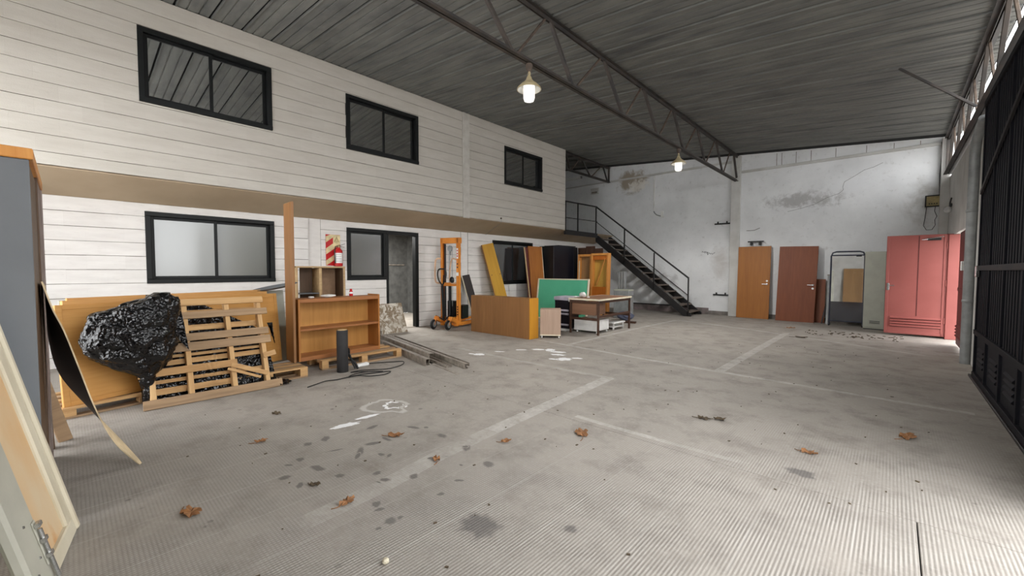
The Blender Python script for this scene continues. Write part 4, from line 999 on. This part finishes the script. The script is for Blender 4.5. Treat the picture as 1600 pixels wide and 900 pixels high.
p_ = [(.22, -.06, 1.60), (.12, -.07, 1.62), (.06, -.07, 1.5), (.02, -.07, 1.18), (.08, -.07, 1.06), (.22, -.06, 1.05)]
MB().tube([cat(p_, t/30) for t in range(31)], .019, 8).build('guard_handle', M['peach'], o, True)
MB().lathe([(.06, 0), (.08, .015), (.06, .03), (.02, .03)], (.10, -.09, 1.12), 1, 18).build('hand_pump_cap', M['black_plastic'], o, True)
for sx_, wx in ((-1, -.20), (1, .22)):
    arm = MB().bar((wx, -.05, .14), (wx+sx_*.02, -.34, .25), .12, .10, .012).build('caster_arm', OR, o)
    MB().box((wx-.05, -.12, .05), (wx+.06, -.02, .26), .01).build('arm_plate', OR, arm)
    wl = MB().lathe([(.03, -.03), (.10, -.028), (.112, -.015), (.112, .015), (.10, .028), (.03, .03)], (wx+sx_*.02, -.42, .112), 0, 22).build('wheel', M['rubber'], o, True)
    MB().lathe([(.02, -.034), (.065, -.033), (.065, .033), (.02, .034)], (wx+sx_*.02, -.42, .112), 0, 16).build('hub', M['galv'], wl, True)
    MB().bar((wx+sx_*.02, -.36, .23), (wx+sx_*.02, -.42, .10), .075, .02, .003).build('caster_fork', OR, arm)
MB().bar((-.25, -.30, .30), (-.02, -.22, .18), .025, .025, .004).bar((.2, -.30, .34), (-.0, -.22, .2), .025, .025, .004).build('foot_pedal', M['black_plastic'], o)
for x in (-.25, .26): box('straddle_leg', (x-.05, .06, .05), (x+.05, .98, .13), OR, o, .008)
for x in (-.14, .16): box('fork', (x-.06, .10, .15), (x+.06, .92, .20), OR, o, .006)
box('pump_unit', (.10, .12, .20), (.30, .40, .52), M['black_plastic'], o, .015); box('pump_tank', (-.2, .12, .22), (.08, .3, .62), M['black_plastic'], o, .015)
st_ = box('sticker', (.222, -.052, 1.22), (.298, -.0502, 1.30), M['white_plastic'], o, 0)
st2 = box('sticker', (.235, -.052, 1.62), (.285, -.0502, 1.86), M['white_plastic'], o, 0)
for z in (1.66, 1.72, 1.79): box('print_mark', (.245, -.053, z), (.275, -.0521, z+.035), M['red'], st2, 0)
for z in (.30, .36, .42, .48, 1.40, 1.48): box('print_mark', (.242, -.0515, z), (.278, -.0502, z+.035), M['black_plastic'], o, 0)
# ------------------------------------------------------------------ planks, cabinets and boards in the middle
o = thing('dark_board', 'short black board with a pale edge leaning beside the stacker', 'board', (-7.86, 7.10, 0), (math.radians(8), math.radians(-14), 0))
box('sheet', (-.02, .0, 0), (0, .26, 1.26), M['black_board'], o, .002); box('edge_strip', (-.02, -.012, 0), (.002, .0, 1.26), M['cream_edge'], o, .001)
o = thing('yellow_plank', 'broad yellow plank leaning askew beside the dark window', 'plank', (-7.80, 8.02, 0), (math.radians(11), math.radians(-10), 0))
box('sheet', (-.025, 0, 0), (0, .44, 2.10), M['yellow'], o, .003)
for y, z in ((.07, 1.25), (.39, 1.22)): MB().lathe([(.012, 0), (.016, .006), (.008, .008)], (0, y, z), 0, 10).build('knot_hole', M['dark_ply'], o, True)
box('edge_strip', (-.03, -.01, .0), (.002, .0, 2.1), M['cab_brown'], o, .001)
o = thing('low_cabinet', 'long low brown cabinet with a bright yellow end panel', 'cabinet', (-6.02, 6.10, 0), (0, 0, math.radians(1)))
box('front_board', (-.85, 0, 0), (-.15, .022, .80), M['cab_brown'], o, .002); box('front_board', (-.148, 0, 0), (.82, .022, .80), M['cab_brown'], o, .002)
box('end_panel', (.82, -.003, 0), (.845, .26, .805), M['cab_yellow'], o, .003); box('end_panel', (-.85, .022, 0), (-.825, .26, .80), M['cab_yellow'], o, .003)
box('top_board', (-.825, .022, .778), (.82, .26, .80), M['cab_brown'], o, .002); box('bottom_board', (-.825, .022, 0), (.82, .26, .022), M['cab_brown'], o, .002)
box('back_board', (-.825, .235, .022), (.82, .258, .778), M['cab_brown'], o, 0)
o = thing('chalkboard', 'green chalkboard with a pale frame standing behind the low cabinet', 'chalkboard', (-6.72, 9.15, .0), (math.radians(-7), 0, math.radians(3)))
box('board', (-.76, .0, .03), (.82, .02, 1.10), M['green'], o, .002)
for nm, lo, hi in (('frame_bar', (-.80, -.012, 0), (-.76, .028, 1.13)), ('frame_bar', (.82, -.012, 0), (.86, .028, 1.13)), ('frame_bar', (-.76, -.012, 1.10), (.82, .028, 1.13)), ('frame_bar', (-.76, -.012, 0), (.82, .028, .03))): box(nm, lo, hi, M['cream_edge'], o, .003)
def casters(o, pts, r=.022):
    for x, y in pts:
        c_ = MB().lathe([(.008, -.012), (r, -.011), (r, .011), (.008, .012)], (x, y, r), 0, 12).build('caster', M['white_plastic'], o, True)
        MB().box((x-.018, y-.008, r+.0), (x+.018, y+.008, .052), .002).build('caster_fork', M['galv'], c_)
o = thing('pedestal', 'small greyish oak pedestal on casters beside the yellow cabinet end', 'pedestal', (-4.99, 6.52, 0), (0, 0, math.radians(37)))
box('front_panel', (-.205, 0, .05), (.205, .02, .57), M['grey_oak'], o, .003); box('body', (-.20, .02, .05), (.20, .34, .555), M['grey_oak'], o, .003); box('top', (-.205, .02, .555), (.205, .35, .575), M['grey_oak'], o, .003)
box('base_strip', (-.205, -.004, .05), (.205, .0, .075), M['cream_edge'], o, .001)
casters(o, [(-.17, .04), (.17, .04), (-.17, .30), (.17, .30)])
o = thing('office_machine', 'black office machine with lilac grey bands between the pedestal and the table', 'machine', (-5.44, 7.55, 0))
box('body', (-.22, .0, .05), (.17, .40, .74), M['navy'], o, .01); box('lid', (-.235, -.02, .68), (.18, .42, .765), M['lilac'], o, .012)
for z in (.44, .36, .12): box('tray_lip', (-.20, -.035, z), (.17, .01, z+.04), M['lilac'], o, .008)
box('lever', (.17, -.02, .66), (.20, .03, .74), M['white_plastic'], o, .004); box('foot_tray', (-.18, -.06, .0), (.12, .3, .05), M['white_plastic'], o, .008)
# table
o = thing('work_table', 'brown work table with a cream edged top and a drawer box under one end', 'table', (-4.83, 8.18, 0), (0, 0, math.radians(2)))
hx, hy = .375, .76
tp = box('table_top', (-hx, -hy, .725), (hx, hy, .755), M['table_brown'], o, .003)
for lo, hi in (((-hx-.006, -hy-.006, .72), (hx+.006, -hy, .757)), ((hx, -hy, .72), (hx+.006, hy, .757)), ((-hx-.006, -hy, .72), (-hx, hy, .757)), ((-hx, hy, .72), (hx, hy+.006, .757))): box('edge_band', lo, hi, M['cream_edge'], tp, .002)
for x in (-hx+.02, hx-.06):
    for y in (-hy+.01, hy-.05): box('leg', (x, y, 0), (x+.04, y+.04, .725), M['walnut'], o, .003)
for y in (-hy+.015, hy-.045):
    for z in (.66, .30): box('rail', (-hx+.06, y, z), (hx-.06, y+.03, z+.05), M['walnut'], o, .003)
for x in (-hx+.025, hx-.055):
    for z in (.665, .36): box('rail', (x, -hy+.05, z), (x+.03, hy-.05, z+.05), M['walnut'], o, .003)
dr = box('drawer_box', (-hx+.03, -hy+.06, .41), (hx-.13, -hy+.50, .66), M['table_brown'], o, .004)
box('drawer_front', (-hx+.03, -hy+.045, .41), (hx-.10, -hy+.06, .65), M['table_brown'], dr, .003)
for k, (x, y, r_, lab) in enumerate(((-.27, -.62, .035, 'small white paper scrap at the left front of the work table'), (-.17, -.5, .075, 'white crumpled paper heap near the left front of the work table'), (-.0, -.54, .03, 'white paper scrap right of the paper heap on the work table'))):
    wad('crumpled_paper', lab, (-4.83+x, 8.18+y, .7575), r_, M['paper'], (1, 1, .75 if k == 1 else .5), k+3)
o = thing('white_drawer_unit', 'white drawer unit on casters under the work table', 'drawer unit', (-4.86, 7.62, 0), (0, 0, math.radians(4)))
box('front_panel', (-.30, -.0, .05), (.27, .018, .285), M['white_plastic'], o, .004); box('body', (-.295, .018, .055), (.265, .55, .28), M['white_plastic'], o, .004); box('top', (-.30, .018, .28), (.275, .56, .292), M['white_paint'], o, .003)
box('edge_post', (.27, .0, .05), (.285, .018, .285), M['cream_edge'], o, .002)
casters(o, [(-.24, .04), (.24, .04), (-.24, .5), (.24, .5)])
o = thing('white_shelf', 'low white shelf panel lying under the far end of the work table', 'shelf', (-4.86, 8.66, 0))
box('top', (-.22, -.26, .14), (.24, .27, .175), M['white_plastic'], o, .004); box('lower_panel', (-.2, -.24, .05), (.22, .25, .075), M['white_plastic'], o, .003)
for x in (-.2, .2):
    for y in (-.22, .23): box('leg', (x-.015, y-.015, 0), (x+.015, y+.015, .14), M['white_plastic'], o, .002)
# standing panels and cabinets against the left wall
o = thing('veneer_board', 'tall brown veneer board with a pale edge in front of the dark window', 'board', (-7.72, 9.28, 0), (0, math.radians(-6), math.radians(0)))
box('sheet', (-.03, 0, 0), (0, .62, 2.08), M['board_brown'], o, .003); box('edge_strip', (-.03, .62, 0), (.003, .635, 2.08), M['cream_edge'], o, .001)
box('dark_leaf', (-.06, -.13, 0), (-.032, .3, 2.04), M['maroon'], o, .002)
o = thing('pole', 'thin pale wooden pole leaning at the dark window', 'pole', (-7.55, 9.0, 0), (math.radians(6.5), math.radians(-3), 0))
MB().tube([(0, 0, 0), (0, 0, 2.02)], .02, 8).build('shaft', M['crate_wood'], o, True)
o = thing('black_cabinet', 'tall black cabinet behind the green chalkboard', 'cabinet', (-7.60, 10.72, 0))
box('door_leaf', (-.0, -.66, .04), (.02, .40, 2.10), M['navy'], o, .004); box('door_leaf', (-.005, .41, .04), (.012, .62, 2.08), M['black_plastic'], o, .004)
box('body', (-.55, -.66, 0), (0, .62, 2.10), M['black_plastic'], o, .006); box('top', (-.56, -.4, 2.10), (.02, .5, 2.13), M['black_plastic'], o, .004)
def frame_case(loc, w2, h2, d2, back_mat, label, slat, rz=0):
    o = thing('wooden_frame', label, 'frame', loc, (math.radians(-2), 0, rz), 'orange timber frames by the stairs')
    t = .055
    box('upright', (0, 0, 0), (t, d2, h2), M['orange_frame'], o, .004); box('upright', (w2-t, 0, 0), (w2, d2, h2), M['orange_frame'], o, .004)
    box('head', (t, 0, h2-.07), (w2-t, d2, h2), M['orange_frame'], o, .004); box('sill', (t, 0, 0), (w2-t, d2, .05), M['orange_frame'], o, .004)
    box('back_panel', (t, d2-.015, .05), (w2-t, d2, h2-.07), back_mat, o, 0)
    if slat:
        box('lower_panel', (t, .02, .50), (w2-t, .04, .86), M['orange_panel'], o, .003)
        MB().bar((w2-.12, .03, 1.72), (.20, .03, .90), .015, .045, .002, (0, 1, 0)).build('diagonal_slat', M['orange_frame'], o)
        box('head_board', (t, .03, h2-.2), (w2-t, .05, h2-.075), M['orange_panel'], o, .002)  # orange board just below the frame head
    else: box('pale_strip', (t, -.004, .3), (t+.03, .0, h2-.2), M['cream_edge'], o, .001)
    return o
frame_case((-7.38, 10.98, 0), .50, 1.86, .16, M['hessian'], 'narrow orange timber frame with a brown hardboard back beside the black cabinet', False)
frame_case((-6.87, 10.94, 0), .60, 1.88, .16, M['gold_panel'], 'wider orange timber frame with a diagonal slat nearest the stairs', True)
o = thing('dark_timber', 'dark brown timber boards stacked on end behind the orange frames', 'boards', (-7.75, 11.6, 0))
for k, (x, z, w2) in enumerate(((.0, 2.10, .3), (.32, 2.14, .34), (.68, 2.06, .28))): box('board', (x, -.02*k, 0), (x+w2, .03-.02*k, z), M['walnut'], o, .003)
o = thing('grey_metal_box', 'grey metal box standing behind the work table', 'box', (-5.62, 10.6, 0))
box('body', (-.24, 0, 0), (.22, .3, .81), M['galv'], o, .006); box('lid', (-.245, -.005, .78), (.225, .305, .82), M['locker'], o, .004)
o = thing('white_column_heater', 'pale grey upright panel beside the wider orange frame', 'panel', (-6.2, 11.5, 0))
for k in range(3): box('fin', (-.02+.085*k, 0, .02), (.05+.085*k, .1, 1.32), M['galv'], o, .01)
wad('cloth_bundle', 'grey blue cloth bundle on the floor behind the work table', (-5.3, 10.25, 0), .15, M['blue_tarp'], (1.5, 1, .8), 12, 'bundle')
o = thing('floor_plank', 'brown plank lying on the floor behind the work table', 'plank', (-5.35, 9.75, 0), (0, 0, math.radians(12)))
box('board', (-.55, -.06, 0), (.55, .06, .05), M['walnut'], o, .004)
# ------------------------------------------------------------------ loose doors and lockers along the far wall
def loose_door(x, y, w2, h2, mat, label, lever_z, tilt, keyhole=True, rz=0):
    o = thing('loose_door', label, 'door', (x, y, 0), (math.radians(-3.2), tilt, rz))
    lf = box('leaf', (0, 0, 0), (w2, .04, h2), mat, o, .003)
    hd = MB().lathe([(.024, 0), (.024, -.012), (.012, -.014)], (w2-.07, 0, lever_z), 1, 14).build('rose', M['chrome'], o, True)
    MB().bar((w2-.06, -.045, lever_z), (w2-.19, -.045, lever_z), .018, .018, .005).lathe([(.009, -.012), (.009, -.045)], (w2-.07, 0, lever_z), 1, 8).build('lever', M['chrome'], hd)
    if keyhole: MB().lathe([(.026, 0), (.024, -.008)], (w2-.07, 0, lever_z+.09 if mat is M['ochre_door'] else lever_z-.09), 1, 14).build('keyhole_plate', M['white_plastic'], o, True)
    return o
loose_door(-3.36, 13.27, .82, 2.05, M['ochre_door'], 'ochre veneer door leaning on the far wall next to the pilaster', .98, 0)
loose_door(-2.36, 13.18, .86, 2.02, M['red_door_wood'], 'reddish brown veneer door leaning on the far wall, right of the ochre one', 1.0, math.radians(1.2))
o = thing('brown_board', 'short dark brown board standing behind the reddish door edge', 'board', (-1.62, 13.36, 0), (math.radians(-4), 0, 0))
box('sheet', (0, 0, 0), (.32, .02, 1.14), M['red_door_wood'], o, .002)
o = thing('metal_post', 'grey metal post leaning on the far wall beside the mirror', 'post', (-1.22, 13.1, 0), (math.radians(-9), 0, 0))
box('shaft', (-.03, 0, 0), (.02, .03, 1.25), M['galv'], o, .003); box('cap', (-.04, -.005, 1.25), (.03, .035, 1.28), M['steel_dull'], o, .003)
o = thing('post_strip', 'dark curved strip leaning between the brown board and the metal post', 'strip', (-1.34, 13.2, 0), (math.radians(-7), math.radians(5), 0))
MB().tube([(0, 0, 0), (.02, 0, .3), (.05, 0, .55), (.06, 0, .8)], .018, 6).build('strip', M['black_plastic'], o, True)
o = thing('standing_mirror', 'tall mirror in a dark tubular frame standing before the far wall', 'mirror', (-.84, 12.92, 0), (math.radians(-1), 0, 0))
w2 = .32
fr = [(-w2, 0, .06), (-w2, 0, 1.72), (-w2+.03, 0, 1.80), (-w2+.1, 0, 1.825), (w2-.1, 0, 1.825), (w2-.03, 0, 1.80), (w2, 0, 1.72), (w2, 0, .06)]
MB().tube(fr, .018, 8).build('tube_frame', M['tube_dark'], o, True)
MB().tube([(-w2, 0, 1.735), (w2, 0, 1.735)], .016, 8).build('top_bar', M['tube_dark'], o, True); MB().tube([(-w2, 0, .12), (w2, 0, .12)], .016, 8).build('bottom_bar', M['tube_dark'], o, True)
box('glass', (-w2+.015, .0, .13), (w2-.015, .006, 1.73), M['mirror'], o, 0); box('lower_panel', (-w2+.015, -.006, .13), (w2-.015, -.001, .60), M['glass_navy'], o, 0); box('backing', (-w2+.015, .007, .13), (w2-.015, .02, 1.73), M['black_plastic'], o, 0)
for x in (-w2, w2):
    MB().tube([(x, -.12, .045), (x, .12, .045)], .015, 8).build('foot', M['tube_dark'], o, True)
    for y in (-.1, .1): MB().lathe([(.008, -.012), (.024, -.011), (.024, .011), (.008, .012)], (x, y, .026), 0, 10).build('caster', M['rubber'], o, True)
box('clip', (.16, -.012, 1.70), (.26, .0, 1.74), M['black_plastic'], o, .002)
o = thing('locker', 'pale grey green steel locker with a vent slot near its foot', 'locker', (-.33, 12.62, 0), (0, 0, math.radians(-4)))
box('body', (-.18, .02, .02), (.2, .42, 1.80), M['locker'], o, .005); box('door', (-.17, .0, .06), (.19, .02, 1.79), M['locker'], o, .004)
for z in (.14, .165, .19): box('vent_slot', (-.06, -.002, z), (.12, .001, z+.012), M['black_plastic'], o, 0)
box('plinth', (-.17, .03, 0), (.19, .41, .05), M['black_plastic'], o, .002)
o = thing('spare_door', 'tan door leaning inside the front wall behind the viewer', 'door', (-1.95, -1.78, 0), (math.radians(4), 0, 0))
box('leaf', (0, -.04, 0), (.8, 0, 2.0), M['hessian'], o, .003)
# ------------------------------------------------------------------ leaves and litter
def leaf(x, y, r_, rot, label, mat='leaf', lob=5, seed=0):
    rnd = random.Random(seed); mb = MB(); n_ = 20; vs = [(0, 0, .012)]
    for k in range(n_):
        a = 2*PI*k/n_; q = r_*(.62+.38*abs(math.cos(a*lob/2)))*rnd.uniform(.85, 1.1)
        vs.append((q*math.cos(a)*1.25, q*math.sin(a)*.8, .006+rnd.uniform(0, .022)))
    nv = len(vs); vs += [(p[0], p[1], p[2]-.003) for p in vs]
    fs = [(0, 1+k, 1+(k+1) % n_) for k in range(n_)]+[(nv, nv+1+(k+1) % n_, nv+1+k) for k in range(n_)]+[(1+k, nv+1+k, nv+1+(k+1) % n_, 1+(k+1) % n_) for k in range(n_)]
    o = thing('dry_leaf', label, 'leaf', (x, y, 0), (0, 0, rot), 'dry leaves blown onto the floor')
    mb.add(vs, fs).build('blade', M[mat], o)
    MB().tube([(-r_*1.1, 0, .008), (-r_*1.6, .01, .006), (-r_*2.0, .03, .004)], .0025, 5).build('stem', M[mat], o)
L = [(-2.81, .43, .055, .4, 'large curled brown leaf at the lower left of the floor', 'leaf'), (-2.29, 1.07, .045, 1.9, 'orange brown leaf on the ribbed floor left of the oil stain', 'leaf'),
     (-2.94, 1.78, .055, .9, 'brown leaf near the white paint streak', 'leaf'), (-1.86, 2.86, .075, 2.3, 'large flat tan leaf beside the floor joint', 'leaf'),
     (-.42, 3.7, .045, .2, 'small brown leaf on the right half of the ribbed floor', 'leaf'), (.12, 4.6, .07, 1.2, 'brown leaf nearest the dark gate', 'leaf'),
     (-2.2, 2.31, .035, 1.1, 'small curled leaf on the broad painted line', 'leaf'), (-1.23, 3.91, .05, .4, 'dark flattened leaf beyond the floor joint, left of a pair', 'leaf_dark'),
     (-1.12, 3.98, .05, .6, 'dark flattened leaf beyond the floor joint, right of a pair', 'leaf_dark'), (-2.62, 1.02, .03, .7, 'tiny dark leaf left of the orange brown leaf', 'leaf_dark'),
     (-2.35, 1.75, .035, 2.7, 'reddish leaf right of the paint streak', 'leaf'), (-3.6, 1.0, .04, 1.5, 'brown leaf in front of the upright pallet', 'leaf'),
     (-4.2, 1.3, .04, .5, 'brown leaf close to the flat pallet', 'leaf_dark'), (-1.35, 10.1, .10, .3, 'dark leaf litter on the far painted bay', 'leaf_dark'),
     (-.55, 10.9, .08, 1.3, 'dark leaf before the mirror', 'leaf_dark'), (-1.75, 11.6, .08, .8, 'brown leaf before the reddish door', 'leaf'), (-2.2, .55, .02, .2, 'pale chip of debris at the bottom of the floor', 'leaf_dark')]
for k, q in enumerate(L[:-1]): leaf(*q, seed=k)
o = wad('stone', 'small pale stone on the ribbed floor at the bottom centre', (-1.68, .96, 0), .016, M['cream_steel'], (1, 1, .7), 4, 'stone')
rnd = random.Random(5); mb = MB()
for k in range(170):
    x, y = rnd.uniform(-4.8, .3), rnd.uniform(.4, 9); s_ = rnd.uniform(.004, .013)
    if x < -4.2 and y > 3: continue
    a = rnd.random()*3
    mb.bar((x, y, .003), (x+s_*1.6*math.cos(a), y+s_*1.6*math.sin(a), .004), s_, .004)
for k in range(60):
    x, y = rnd.uniform(-1.4, .2), rnd.uniform(10.7, 11.6); s_ = rnd.uniform(.012, .03); a = rnd.random()*3
    mb.bar((x, y, .005), (x+s_*1.6*math.cos(a), y+s_*1.6*math.sin(a), .008), s_, .008)
o = mb.build('floor_debris', M['leaf_dark']); props(o, 'scattered crumbs and leaf bits on the concrete floor', 'debris', None, 'stuff')
